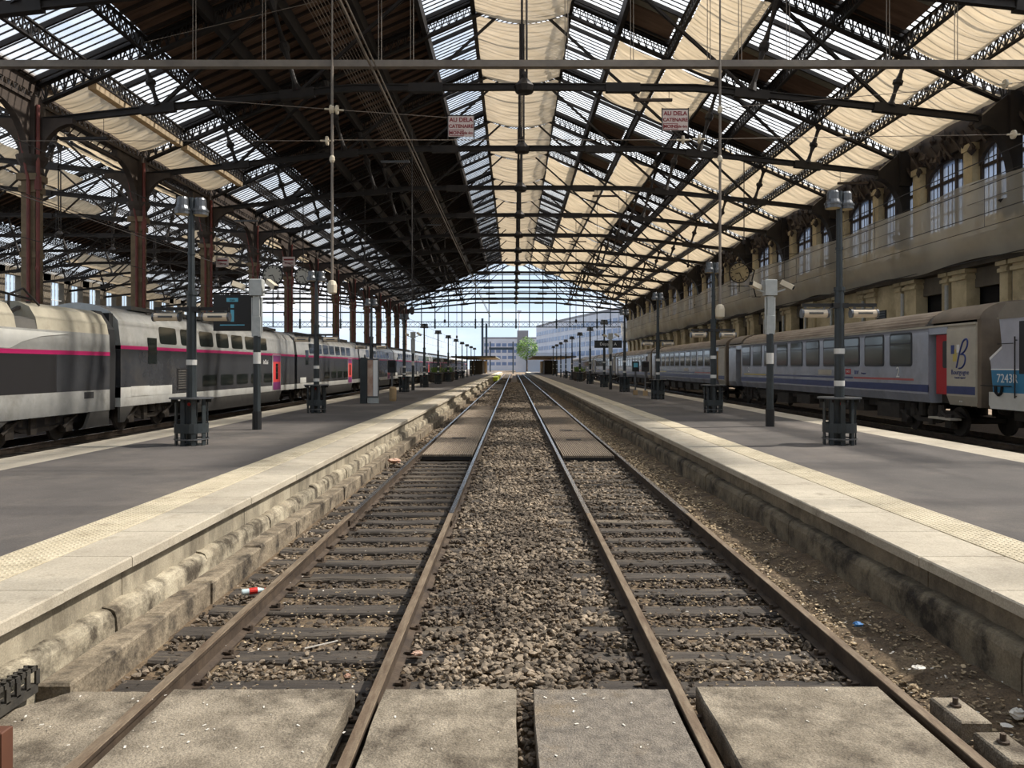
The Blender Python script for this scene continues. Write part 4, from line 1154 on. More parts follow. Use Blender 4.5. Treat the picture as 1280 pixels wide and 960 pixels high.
# --- silver carriages on the right (their left side faces the platform)
TRX = 14.87; CW = 1.42
def silver(idx, y0, first=False):
    L = 25.9
    lab = 'nearest silver carriage, with the open red door and a large B crest' if first else ORD[idx] + ' silver carriage counted from the locomotive'
    t = thing('train_carriage', lab, 'train carriage', (TRX, y0, 0), 0, 'silver regional train on the right')
    prof = [(CW-.10, 1.02), (CW, 1.30), (CW, 3.30), (CW-.06, 3.50)]
    sd = MB(); s0 = 3.02; d0, d1 = 1.75, 2.80                         # doorway recess near the end
    e0, e1 = L-2.8, L-1.75
    for (a, c) in ((.28, d0), (d1, e0), (e1, L-.28)):
        b = MB(); pr = mirror(prof); b.sheet(pr, a, c, 1); end_cap(b, pr, a); end_cap(b, pr, c, True)
        b.build('body_side', 'c_silver' if a > 1 else 'c_beige', t)
    for (a, c) in ((d0, d1), (e0, e1)):
        MB().box(-CW+.02, CW, a-.01, c+.01, 3.22, 3.5).build('door_header', 'c_silver', t)
        MB().box(-CW+.45, CW, a-.01, c+.01, 1.02, 1.3).build('door_step', 'c_under', t)
        MB().box(-CW+.42, -CW+.46, a, c, 1.3, 3.24).build('vestibule', 'darkness' if first else 'c_yellow', t)
        MB().box(-CW+.04, -CW+.45, a-.005, a+.03, 1.3, 3.24).build('door_reveal', 'c_beige', t)
    # folded-open door leaf
    dr = MB().box(-CW+.12, -CW+.18, d0+.02, d0+.80, 1.32, 3.20).build('door', 'c_red' if first else 'c_yellow', t)
    MB().prism(window_plate(d0+.16, d0+.42, 2.15, 3.0, 0, 1, .06), -CW+.105, -CW+.13, 'X').build('door_window', 'c_glass_frame', dr)
    # roof: corrugated arch and plain domed ends
    def arch(nm, a, c, m, lift=0.0, rib=False):
        pr = []
        n = 15
        for q in range(n+1):
            th = math.radians(4 + 86*q/n); x = (CW-.04)*math.cos(th)**.8; z = 3.48 + .60*math.sin(th) + lift
            if rib and q % 2: z -= .022; x -= .018
            pr.append((x, z))
        pr[-1] = (0, pr[-1][1]); b = MB(); pr = mirror(pr); b.sheet(pr, a, c, 1); end_cap(b, pr, a); end_cap(b, pr, c, True)
        return b.build(nm, m, t, smooth=not rib)
    arch('roof', 3.0, L-3.0, 'c_roof', 0, True)
    arch('roof_dome', .15, 2.7, 'c_dome', .05); arch('roof_dome', L-2.7, L-.15, 'c_dome', .05)
    arch('roof_gap', 2.6, 3.1, 't_black', -.05); arch('roof_gap', L-3.1, L-2.6, 't_black', -.05)
    MB().box(-CW-.02, -CW+.03, .28, L-.28, 3.44, 3.50).build('gutter', 'c_beige', t)
    # ends
    MB().box(-CW+.06, CW-.06, .10, .30, 1.0, 3.6).build('end_wall', 'c_dome', t)
    MB().box(-CW+.06, CW-.06, L-.30, L-.10, 1.0, 3.6).build('end_wall', 'c_dome', t)
    MB().box(-.62, .62, -.22, .12, 1.1, 3.35).build('gangway', 'rubber', t)
    for sx in (-.88, .88):
        b = MB(); b.tube((sx, .12, 1.05), (sx, -.2, 1.05), .09, n=10); b.tube((sx, -.2, 1.05), (sx, -.26, 1.05), .24, n=16); b.build('buffer', 'c_under', t)
    # stripes
    def strip(nm, a, c, z0, z1, m, x=.004): MB().box(-CW-x, -CW+.02, a, c, z0, z1).build(nm, m, t)
    strip('blue_stripe', d1, e0, 1.36, 1.60, 'c_blue'); strip('blue_stripe', .3, d0, 1.36, 1.60, 'c_blue')
    strip('thin_blue_stripe', d1+5.5, e0-4.5, 1.72, 1.79, 'c_blue'); strip('thin_red_stripe', d1+.9, d1+5.4, 1.72, 1.79, 'c_thin_red'); strip('thin_yellow_stripe', e0-4.4, e0-.6, 1.72, 1.79, 'c_thin_yellow')
    # windows
    for j in range(10):
        yc = 4.55 + 1.945*j
        f = MB().prism(window_plate(yc-.76, yc+.76, 2.20, 3.36, 0, 1, .12), -CW-.016, -CW+.02, 'X').build('window_frame', 'c_glass_frame', t)
        MB().prism(window_plate(yc-.69, yc+.69, 2.27, 2.96, 0, 1, .10), -CW-.022, -CW-.012, 'X').build('window_pane', 'c_glass', f)
        MB().prism(window_plate(yc-.69, yc+.69, 3.0, 3.29, 0, 1, .09), -CW-.022, -CW-.012, 'X').build('window_pane', 'c_glass', f)
    strip('hatch', d1+7.5, d1+8.9, 1.84, 2.06, 'c_beige', .006)
    # underframe
    b = MB(); b.box(-1.05, 1.05, 4.6, L-4.6, .72, 1.03)
    for q in range(6): b.box(-1.25, -.6, 5+2.7*q, 6.6+2.7*q, .38+.1*(q % 2), .9)
    b.build('underframe_boxes', 'c_under', t)
    bogie(t, 3.5, -1, CW, m='c_under'); bogie(t, L-3.5, -1, CW, m='c_under')
    MB().box(-CW+.05, -CW+.4, d0-.1, d1+.1, .52, .58).build('footboard', 'c_beige', t)
    if first:
        R = (PI/2, 0, -PI/2)
        letters('class_number', '2', .52, 'white', t, (-CW-.006, 4.75, 1.98), R)
        letters('class_number', '2', .40, 'white', t, (-CW-.006, 21.6, 2.0), R)
        letters('lettering', 'Bourgogne', .21, 'blue_paint', t, (-CW-.006, 1.05, 2.02), R)
        letters('lettering', 'Conseil régional', .085, 'blue_paint', t, (-CW-.006, 1.05, 1.86), R)
        letters('lettering', 'ter', .30, 'blue_paint', t, (-CW-.006, 8.0, 1.99), R, shear=.4)
        letters('lettering', 'Bourgogne', .09, 'blue_paint', t, (-CW-.006, 7.35, 1.94), R)
        MB().box(-CW-.005, -CW+.01, 8.45, 8.95, 1.88, 2.10).build('operator_emblem', 'c_red', t)
        letters('emblem_lettering', 'SNCF', .13, 'white', t, (-CW-.009, 8.7, 1.99), R)
        letters('warning_plate', '▪▪', .16, 'white', t, (-CW-.006, 1.0, 1.15), R)
        cr_ = MB().box(-CW-.005, -CW+.01, 1.22, 1.42, 2.35, 2.72).build('crest_shield', 'c_thin_yellow', t)
        MB().box(-CW-.007, -CW+.01, 1.34, 1.52, 2.58, 2.85).build('crest_quarter', 'blue_paint', t)
        MB().box(-CW-.007, -CW+.01, 1.08, 1.22, 2.62, 2.86).build('crest_quarter', 'white', t)
        # brush-drawn B
        def curve(pts, r, nm):
            cu = bpy.data.curves.new(nm, 'CURVE'); cu.dimensions = '3D'; cu.bevel_depth = r; cu.bevel_resolution = 2; cu.resolution_u = 8
            sp = cu.splines.new('BEZIER'); sp.bezier_points.add(len(pts)-1)
            for bp, p in zip(sp.bezier_points, pts): bp.co = (-CW-.004, p[0], p[1]); bp.handle_left_type = bp.handle_right_type = 'AUTO'
            cu.materials.append(MATS['blue_paint']); return to_mesh(nm, cu, t)
        curve([(1.22, 2.16), (1.12, 2.45), (.98, 2.78), (.84, 2.98), (.70, 3.00), (.66, 2.88), (.78, 2.68), (1.0, 2.56)], .028, 'brush_letter')
        curve([(.98, 2.57), (.80, 2.52), (.78, 2.36), (.92, 2.18), (1.10, 2.14)], .026, 'brush_letter')
        strip('open_door_yellow_post', e0-.02, e0+.03, 1.3, 3.2, 'c_yellow')
    return t
silver(0, 21.85, True)
for k in range(1, 6): silver(k, 21.85 + 26.35*k)

lo = thing('locomotive', 'blue and grey electric locomotive cut by the right picture edge', 'locomotive', (TRX, 21.25, 0))
LX = 1.47
side = [(.10, 1.62), (.14, 2.38), (-.26, 2.62), (-.42, 2.72), (-.30, 3.56), (-9, 3.56), (-9, 1.62)]
side = [(.12, 2.40), (-.40, 2.72), (-.28, 3.54), (-9, 3.54), (-9, 2.12), (.07, 2.12)]
MB().prism([(y, z) for y, z in side], -LX, LX, 'X').build('cab_body', 'loco_grey', lo)
MB().prism([(.07, 2.12), (-9, 2.12), (-9, 1.48), (-.02, 1.48), (.0, 1.6)], -LX-.004, LX+.004, 'X').build('blue_band', 'loco_blue', lo)
MB().box(-LX-.008, LX+.008, -9, .075, 2.10, 2.135).build('white_line', 'white', lo)
MB().prism([(.16, 1.48), (-9, 1.48), (-9, 1.10), (-1.0, 1.02), (.08, 1.02), (.16, 1.12)], -LX-.012, LX+.012, 'X').build('buffer_beam', 't_white', lo)
MB().prism([(-.22, 3.54), (-.22, 3.66), (-.55, 3.94), (-9, 4.05), (-9, 3.54)], -LX+.02, LX-.02, 'X').build('roof', 'loco_roof', lo)
MB().box(-LX-.02, LX+.02, -9, -.20, 3.50, 3.56).build('roof_edge', 'loco_roof', lo)
MB().prism([(.125, 2.37), (.145, 2.44), (-.40, 2.76), (-.40, 2.69)], -LX-.008, LX+.008, 'X').build('nose_trim', 'white', lo)
MB().prism([(-.385, 2.85), (-.37, 2.85), (-.285, 3.45), (-.30, 3.45)], -LX+.2, LX-.2, 'X').build('windscreen', 'c_glass_frame', lo)
b = MB(); b.tube((-LX-.06, -1.02, 1.35), (-LX-.06, -1.02, 3.0), .018, n=6); b.tube((-LX-.06, -.3, 2.82), (-LX-.06, -.95, 2.82), .012, n=6); b.tube((-LX-.12, .35, 1.66), (-LX-.12, -.9, 1.66), .018, n=6)
for z in (1.4, 2.9): b.tube((-LX, -1.02, z), (-LX-.06, -1.02, z), .014, n=6)
b.tube((-LX-.12, .3, 1.66), (-LX, .1, 1.66), .014, n=6); b.tube((-LX-.12, -.8, 1.66), (-LX, -.8, 1.66), .014, n=6); b.build('handrail', 'iron', lo)
b = MB(); b.path([(-LX-.04, -.18, 1.66), (-LX-.05, -.2, 1.48), (-LX-.05, -.32, 1.40), (-LX-.05, -.44, 1.48), (-LX-.04, -.46, 1.66)], .035); b.build('brake_hose', 'rubber', lo)
MB().box(-LX-.01, -LX+.05, -1.6, -1.12, 2.0, 3.4).build('cab_door', 'c_glass_frame', lo)
letters('running_number', '7243R', .34, 'white', lo, (-LX-.010, -.62, 1.86), (PI/2, 0, -PI/2))
for sx in (-.88, .88):
    b = MB(); b.tube((sx, .05, 1.12), (sx, .24, 1.12), .10, n=10); b.tube((sx, .24, 1.12), (sx, .30, 1.12), .25, n=16); b.build('buffer', 'c_under', lo)
bogie(lo, -2.6, -1, LX, m='c_under', wheel=.56)
MB().box(-1.0, 1.0, -9, -.2, .7, 1.05).build('underframe', 'c_under', lo)
# ================================================================== PLATFORM FURNITURE
ZP = .55
def post_meshes():
    d = {}
    b = MB(); b.tube((0,0,0), (0,0,3.15), .105, .095, n=12); b.tube((0,0,3.15), (0,0,3.23), .115, n=12); b.tube((0,0,3.23), (0,0,5.2), .068, .06, n=12); b.tube((0,0,4.0), (0,0,4.05), .08, n=12); b.tube((0,0,0), (0,0,.02), .2, n=12)
    d['pole'] = b.mesh('pole', 'post')
    d['band'] = MB().tube((0,0,0), (0,0,.11), .107, n=12).mesh('band', 'white_band')
    b = MB(); b.bar((-.78,0,2.86), (.78,0,2.86), .05, .07); b.box(-.16, .16, -.09, .09, 2.80, 2.90)
    for s in (-1, 1): b.tube((s*.2, 0, 2.80), (s*.38, 0, 2.62), .01, n=5); b.tube((s*.38, 0, 2.62), (s*.42, 0, 2.76), .01, n=5)
    d['arm'] = b.mesh('cross_arm', 'post_black')
    b = MB(); b.tube((-.26,0,0), (.26,0,0), .085, n=12)
    d['tube'] = b.mesh('tube_light', 'tube_glass')
    b = MB(); b.tube((-.29,0,0), (-.25,0,0), .095, n=12); b.tube((.25,0,0), (.29,0,0), .095, n=12); b.box(-.2, .2, -.03, .03, .07, .1); b.box(-.22,-.18,-.02,.02,.08,.14); b.box(.18,.22,-.02,.02,.08,.14)
    b.box(-.15, .15, -.095, -.08, -.02, .02)
    d['holder'] = b.mesh('holder', 'lamp_metal')
    def spot(s):
        b = MB(); b.lathe([(.16,-.16),(.16,-.06),(.125,.02),(.12,.16),(.10,.20)], (s*.16, -.06 if s < 0 else .06, 5.0), 14)
        b.bar((0,0,4.95), (s*.16,0,4.95), .04, .05); b.lathe([(.175,-.09),(.175,-.05)], (s*.16, -.06 if s < 0 else .06, 5.0), 14); return b.mesh('spotlight', 'lamp_metal')
    d['spotL'] = spot(-1); d['spotR'] = spot(1)
    d['lensL'] = MB().tube((-.16,-.06,4.835), (-.16,-.06,4.85), .14, n=14).mesh('lens', 'lamp_lens')
    d['lensR'] = MB().tube((.16,.06,4.835), (.16,.06,4.85), .14, n=14).mesh('lens', 'lamp_lens')
    return d
PMH = post_meshes()
def lamp_post(label, x, y, bands=((1.66,),), arm=True, group=None, h=1.0):
    t = thing('lamp_post', label, 'lamp post', (x, y, ZP), 0, group)
    link('pole', PMH['pole'], t)
    for z in bands: link('band', PMH['band'], t, (0, 0, z))
    if arm:
        a = link('cross_arm', PMH['arm'], t)
        for s in (-1, 1):
            f = link('tube_light', PMH['tube'], a, (s*.52, 0, 2.69)); link('tube_holder', PMH['holder'], a, (s*.52, 0, 2.69))
    for k in 'LR':
        s = link('spotlight', PMH['spot'+k], t); link('lens', PMH['lens'+k], s)
    t.scale = (1, 1, h)
    return t
def cage_mesh():
    d = {}
    d['slat'] = MB().cbox(-.045, .045, -.012, .012, .0, .98, .003).mesh('slat', 'post')
    b = MB(); n = 24
    for (r0, r1, z0, z1) in ((.14, .44, .97, 1.0),):
        i = len(b.v)
        for z in (z0, z1):
            for r in (r0, r1):
                for q in range(n): b.v.append((r*math.cos(2*PI*q/n), r*math.sin(2*PI*q/n), z))
        for q in range(n):
            w = (q+1) % n
            for f in ((i+q, i+n+q, i+n+w, i+w), (i+2*n+q, i+2*n+w, i+3*n+w, i+3*n+q), (i+n+q, i+3*n+q, i+3*n+w, i+n+w), (i+q, i+w, i+2*n+w, i+2*n+q)): b.f.append(f); b.m.append(0)
    d['flange'] = b.mesh('top_flange', 'lamp_metal')
    b = MB()
    for q in range(n):
        a0 = 2*PI*q/n; a1 = 2*PI*(q+1)/n
        b.bar((.335*math.cos(a0), .335*math.sin(a0), .36), (.335*math.cos(a1), .335*math.sin(a1), .36), .012, .20)
    d['hoop'] = b.mesh('hoop', 'post')
    b = MB()
    for z in (.13,):
        for q in range(n):
            a0 = 2*PI*q/n; a1 = 2*PI*(q+1)/n
            b.bar((.345*math.cos(a0), .345*math.sin(a0), z), (.345*math.cos(a1), .345*math.sin(a1), z), .012, .03)
    d['ring'] = b.mesh('ring', 'lamp_metal')
    b = MB()
    b.bar((.3, 0, .93), (.42, 0, .93), .03, .06)
    d['clip'] = b.mesh('bag_clip', 'post_black')
    d['knob'] = MB().lathe([(.0,-.04),(.035,-.02),(.035,.02),(.0,.04)], (.0, -.13, .86), 10).mesh('red_knob', 'red')
    return d
CG = cage_mesh()
def cage(label, x, y, group):
    t = thing('litter_bin', label, 'litter bin', (x, y, ZP), 0, group)
    for q in range(9):
        a = 2*PI*(q+.5)/9; link('slat', CG['slat'], t, (.315*math.cos(a), .315*math.sin(a), 0), (0, 0, a+PI/2))
    for k in ('flange', 'hoop', 'ring'): link({'flange':'top_flange'}.get(k, k), CG[k], t)
    for q in range(8): link('bag_clip', CG['clip'], t, None, (0, 0, PI*q/4))
    k = link('knob', CG['knob'], t); k['label'] = 'red knob'
    return t
PYS = [16.0 + 11.1*i for i in range(12)]
for i, y in enumerate(PYS):
    xl = {0: -6.78, 1: -7.03, 2: -7.15}.get(i, -7.1); xr = {0: 6.90, 1: 7.12, 2: 7.25}.get(i, 7.2)
    o = ORD[i] if i < 14 else 'far'
    if i < 14:
        ll = f'dark lamp post on the left platform, {o} from the camera'; lr = f'dark lamp post on the right platform, {o} from the camera'
    else: ll = 'thin dark lamp post far down the left platform by the canopy'; lr = 'thin dark lamp post far down the right platform by the canopy'
    lamp_post(ll, xl, y, bands=(1.68,) if i == 0 else (1.62, 1.15), arm=i < 3, group='lamp posts on the left platform', h=.97 if i else 1.0)
    lamp_post(lr, xr, y + (.1 if i == 0 else 0), bands=(1.86, 1.20), arm=i < 3, group='lamp posts on the right platform', h=1.03)
    if i < 9:
        cage(f'dark slatted litter bin around the {o} lamp post of the left platform', xl, y, 'slatted bins on the left platform')
        cage(f'dark slatted litter bin around the {o} lamp post of the right platform', xr, y + (.1 if i == 0 else 0), 'slatted bins on the right platform')

def cctv(label, x, y, s=1.0, ph=2.55):
    t = thing('camera_post', label, 'camera post', (x, y, ZP), 0, 'camera posts')
    b = MB(); b.tube((0,0,0), (0,0,ph), .095, n=12); b.build('pole', 'post', t)
    MB().tube((0,0,0), (0,0,.48), .12, n=12).build('base_sleeve', 'post_black', t)
    MB().tube((0,0,1.72), (0,0,2.02), .098, n=12).build('notice', 'white_band', t)
    b = MB(); b.cbox(-.11, .11, -.08, .08, ph-.02, ph+.50); b.cbox(-.085, .085, -.07, .07, ph+.5, ph+1.05); b.tube((-.12,0,ph+.1), (-.12,0,ph+1.0), .03, n=8); b.tube((.12,0,ph+.1), (.12,0,ph+1.0), .03, n=8)
    b.build('mast_casing', 'grey_box', t)
    MB().cbox(-.16, .16, -.13, .13, ph+1.05, ph+1.48, .02).build('junction_box', 'grey_box', t)
    for sg in (-1, 1):
        c = MB(); a = Vector((sg*.30, -.05, ph+1.42)); e = Vector((sg*.58, -.22, ph+1.22)) if sg < 0 else Vector((sg*.56, -.22, ph+1.24))
        a2, e2 = (a, e) if sg > 0 else (a + Vector((0,0,-.16)), e + Vector((0,0,.14)))
        c.bar(a2, e2, .13, .13); cam_o = c.build('camera_housing', 'cam_beige', t)
        br = MB(); br.bar((sg*.12, 0, ph+1.12), (sg*.40, -.08, ph+1.22), .04, .04); br.build('camera_bracket', 'grey_box', t)
        MB().bar(e2 + Vector((0,0,.0)), e2 + (e2-a2).normalized()*.02, .10, .10).build('camera_glass', 'rubber', t)
    return t
cctv('grey post with two surveillance cameras beside the information display', -6.72, 19.9, ph=2.45)
cctv('grey post with two surveillance cameras between the first two right-hand lamp posts', 7.05, 20.9, ph=2.55)
cctv('distant camera post with pale box head on the left platform', -6.95, 52.5)
cctv('distant camera post with pale box head on the right platform', 6.95, 54.5)

# info display beside the first left camera post
t = thing('information_display', 'dark information display with a pale blue letter i above the left platform', 'display', (-7.36, 19.95, 3.13))
MB().cbox(-.50, .50, -.06, .06, 0, .95, .01).build('housing', 'sign_dark', t)
MB().box(-.045, .045, -.07, -.05, .24, .55).box(-.045, .045, -.07, -.05, .60, .69).build('letter_i', 'sign_cyan', t)
MB().box(-.32, .32, -.07, -.05, .14, .165).build('underline', 'sign_cyan', t)
MB().cbox(-.15, .15, -.07, -.05, .76, .86, .001).build('logo_pill', 'sign_cyan', t)
letters('pill_lettering', 'train', .08, 'sign_dark', t, (0, -.074, .805), (PI/2, 0, 0))
MB().bar((.45, .0, .6), (.72, .0, .6), .05, .05).build('bracket', 'post_black', t)

# dark advertising panel and poster case on the left platform
t = thing('poster_case', 'tall poster case with a dark frame and reddish poster on the left platform', 'poster case', (-6.35, 34.0, ZP))
MB().cbox(-.50, -.22, -.1, .25, 0, 2.05, .03).build('side_panel', 'post', t)
MB().cbox(-.22, .30, .0, .2, .25, 2.0, .02).build('frame', 'lamp_metal', t)
MB().box(-.18, .05, -.012, .002, .32, 1.93).build('poster', 'poster', t); MB().box(.07, .27, -.012, .002, .32, 1.93).build('glass_panel', 'white', t)
MB().box(-.2, .3, .02, .18, 0, .25).build('foot', 'grey_box', t)
def validator(label, x, y, h=1.7):
    t = thing('ticket_machine', label, 'ticket machine', (x, y, ZP), 0)
    MB().tube((0,0,.25), (0,0,h-.3), .05, n=10).build('stem', 'lamp_metal', t); MB().cbox(-.12, .12, -.1, .1, 0, .28, .02).build('pedestal', 'canopy_wood', t)
    c = MB().cbox(-.2, .2, -.12, .12, h-.35, h+.25, .03).build('head', 'sign_dark', t)
    MB().box(-.12, .12, -.135, -.118, h-.1, h+.15).build('screen', 'sign_cyan' if 'pale' in label else 'darkness', t)
validator('dark ticket machine on a stem behind the left poster case', -5.95, 37.2)
validator('pale screened ticket machine on the right platform, the left of two', 7.05, 44.0)
validator('dark headed ticket machine on the right platform, the right of two', 7.45, 43.0)
for (x, y, l) in ((-5.75, 36.2, 'low pale litter bin beside the ticket machine on the left platform'),):
    t = thing('waste_bin', l, 'bin', (x, y, ZP)); MB().lathe([(.14,0),(.17,.1),(.17,.6),(.12,.68)], n=12).build('bin_body', 'canopy_wood', t)
t = thing('platform_sign', 'long dark sign board with small lettering over the right platform', 'sign', (6.9, 55.5, 3.55))
MB().cbox(-1.0, 1.0, -.08, .08, 0, .55, .01).build('board', 'sign_dark', t); letters('lettering', 'Départ  A', .3, 'white', t, (0, -.085, .27), (PI/2, 0, 0))
for q in (-.8, .8): MB().tube((q, 0, .55), (q, 0, 11.6), .015, n=6).build('hanger', 'wire_dark', t)
# planters and far benches
for (x, y, l) in ((-7.3, 84, 'dark planter tub between far lamp posts on the left platform'), (-8.0, 78, 'dark planter tub left of the far lamp posts on the left platform'), (7.6, 88, 'dark planter tub among far lamp posts on the right platform'), (8.4, 96, 'dark planter tub near the canopy of the right platform')):
    t = thing('planter', l, 'planter', (x, y, ZP)); MB().lathe([(.55,0),(.75,.15),(.8,1.0),(.72,1.05)], n=12).build('tub', 'planter', t)
    b = MB(); r = random.Random(int(y))
    for q in range(60):
        a = r.uniform(0, 6.3); d = r.uniform(0, .6); p = (d*math.cos(a), d*math.sin(a), 1.0); b.bar(p, (p[0]*1.3, p[1]*1.3, 1.0+r.uniform(.2, .6)), .12, .02)
    b.build('plants', 'leaf', t)
# platform canopies beyond the hall
for (s, y0, y1, l) in ((-1, 150, 205, 'low flat canopy on the far end of the left platform'), (1, 150, 205, 'low flat canopy on the far end of the right platform')):
    t = thing('platform_canopy', l, 'canopy', (s*8.0, y0, ZP))
    MB().box(-4.4, 4.4, 0, y1-y0, 3.5, 3.72).build('roof_slab', 'canopy_top', t)
    MB().box(-4.3, 4.3, .1, y1-y0-.1, 3.42, 3.5).build('soffit', 'canopy_wood', t)
    for q in range(6):
        MB().box(-.15, .15, 4+9*q, 4.3+9*q, 0, 3.45).build('column', 'canopy_wood', t)
    MB().box(-1.4, 1.4, 12, 22, 0, 2.9).build('kiosk', 'planter', t); MB().box(-1.4, 1.4, 32, 40, 0, 2.9).build('kiosk', 'canopy_wood', t)
t = thing('buffer_mat', 'bright yellow strip along the far end of the left platform edge', 'marking', (-2.9, 120, .0)); MB().box(-.35, .35, 0, 30, -.1, .5).build('strip', 'yellow_mat', t)

# ================================================================== HANGING THINGS
T0 = 25.5
def rod(b, x, y, z0, z1, r=.02): b.tube((x, y, z0), (x, y, z1), r, n=6)
t = thing('catenary_beam', 'long brown metal beam hung across the whole hall on paired rods', 'beam', (0, T0, 12.33))
MB().box(-XC*0 + XC+.2, XW, -.12, .12, -.11, .11).build('beam', 'bar_iron', t)
for px in (243, 330, 475, 515, 708, 790, 886, 925, 985, 1110, 1195):
    x = (px-642)*T0/950
    zt = 12.33; b = MB()
    for d in (-.05, .05): rod(b, x+d, 0, .1, min(3.4, zr(x-HC) - 13.5), .013)
    b.build('hanger', 'bar_iron', t)
for (px, zb, lab) in ((417, 4.95, 'thin drop pipe hanging on the left, from the cross beam down to a pale bracket'), (898, 4.15, 'thin drop pipe hanging on the right, from the cross beam down to a speaker')):
    x = (px-642)*T0/950
    t = thing('drop_pipe', lab, 'pipe', (x, T0-.2, zb)); MB().tube((0,0,0), (0,0,12.2-zb), .045, n=8).build('pipe', 'bar_iron', t)
    MB().tube((0,0,12.2-zb), (0,0,20-zb), .03, n=8).build('upper_pipe', 'bar_iron', t)
    c = MB(); c.lathe([(.06,-.35),(.15,-.3),(.16,-.05),(.12,.08),(.04,.12)], (0,0,0), 12); c.build('bracket_head', 'cam_beige', t)
    for z in (9.1, 10.75):
        MB().lathe([(.05,-.12),(.09,-.05),(.09,.05),(.05,.12)], (0, 0, z-zb-.0), 8).build('clamp', 'cam_beige', t)
# warning signs
for (px, py, lab) in ((577, 161, 'left hanging warning sign with red lettering, over the left middle track'), (842, 153, 'right hanging warning sign with red lettering, near the drop pipe')):
    x = (px-642)*T0/950; z = 2.2 + (458-py)*T0/950
    t = thing('warning_sign', lab, 'sign', (x, T0-.25, z), 0, 'hanging warning signs')
    MB().box(-.42, .42, -.012, .012, -.34, .34).build('panel', 'sign_paint', t)
    R = (PI/2, 0, 0)
    letters('lettering', 'AU DELA', .19, 'sign_red', t, (0, -.016, .21), R, bold=.006); letters('lettering', 'CATENAIRE', .155, 'sign_red', t, (0, -.016, .0), R, bold=.005)
    letters('lettering', 'MOINS', .15, 'sign_red', t, (-.16, -.016, -.22), R, bold=.005); letters('lettering', 'de 6m', .12, 'sign_red', t, (.24, -.016, -.22), R, bold=.003)
    b = MB(); 
    for (a, c) in (((-.39, -.31), (.08, -.31)), ((-.39, -.12), (.08, -.12)), ((-.39, -.31), (-.39, -.12)), ((.08, -.31), (.08, -.12))): b.bar((a[0], -.016, a[1]), (c[0], -.016, c[1]), .008, .016)
    b.build('red_frame', 'sign_red', t)
    b = MB(); b.box(-.45, -.42, -.02, .02, -.42, .40); b.box(.42, .45, -.02, .02, -.5, .40); b.box(-.45, .45, -.02, .02, .35, .38); b.build('hanging_frame', 'wire_dark', t)
# cross wires with insulators
def wire(label, p, q, r=.012, ins=(), m='wire'):
    t = thing('span_wire', label, 'wire', p); p = Vector(p); q = Vector(q)
    MB().tube((0,0,0), tuple(q-p), r, n=5).build('wire', m, t)
    for f in ins:
        c = (q-p)*f; d = (q-p).normalized(); b = MB()
        b.tube(c-d*.22, c-d*.03, .03, n=6); b.tube(c-d*.03, c+d*.03, .15, n=12); b.tube(c+d*.03, c+d*.22, .03, n=6)
        b.build('insulator', 'cam_beige', t)
W = lambda px, py, y: ((px-642)*y/950, y, 2.2+(458-py)*y/950)
wire('span wire from the left drop pipe out to the left colonnade, upper one', W(417, 137, T0-.2), W(262, 125, T0-.2), ins=(.02,))
wire('span wire from the left drop pipe out to the left colonnade, level one', W(417, 176, T0-.2), W(10, 176, T0-.2), ins=(.02,))
wire('thin wire rising to the top from the left glazing', W(180, 53, T0-.5), W(395, 2, T0-.5), .008)
wire('span wire from the left drop pipe to the left warning sign, upper one', W(417, 137, T0-.2), W(560, 147, T0-.2), ins=(.03,))
wire('span wire from the left drop pipe across the middle, lower one', W(417, 175, T0-.2), W(872, 175, T0-.2), ins=(.96,))
wire('span wire from the right warning sign up to the right wall, with a glass insulator', W(905, 135, T0-.2), W(1279, 103, T0-.2), ins=(.94,))
wire('level span wire from the right drop pipe to the right wall', W(870, 174, T0-.2), W(1279, 168, T0-.2), ins=(.01, .97))
# conduit bundle under the wooden ceiling
t = thing('conduit_pipe', 'long pale pipe running away under the dark wooden ceiling', 'pipe', (-4.75, 14, 12.2)); MB().tube((0,0,0), (0,140,0), .05, n=6).build('pipe', 'bar_iron', t); MB().tube((.16,0,0), (.16,140,0), .03, n=6).build('pipe', 'bar_iron', t)
t = thing('wire_bundle', 'bundle of parallel wires running away below the wooden ceiling', 'wires', (-9.0, 22, 17.9), 0)
for q in range(9): MB().tube((q*.19, 0, -.04*q), (q*.19, 70, -.04*q), .018, n=5).build('wire', 'wire', t)
# longitudinal catenary
for (x, zc, zm, lab) in ((14.87, 6.6, 7.9, 'overhead contact wires over the silver train'), (-14.45, 6.0, 7.3, 'overhead contact wires over the double-deck train'), (11.4, 5.9, 7.2, 'overhead contact wires over the empty right-hand track'), (-10.95, 6.0, 7.2, 'overhead contact wires over the empty left-hand track')):
    t = thing('contact_wire', lab, 'wires', (x, 12, 0)); MB().tube((0,0,zc), (0,146,zc), .012, n=5).build('lower_wire', 'wire_dark', t); MB().tube((0,0,zm), (0,146,zm), .014, n=5).build('upper_wire', 'wire_dark', t)
    b = MB()
    for q in range(18): b.tube((0, 4+8*q, zc), (0, 4+8*q, zm), .008, n=4)
    b.build('droppers', 'wire_dark', t)
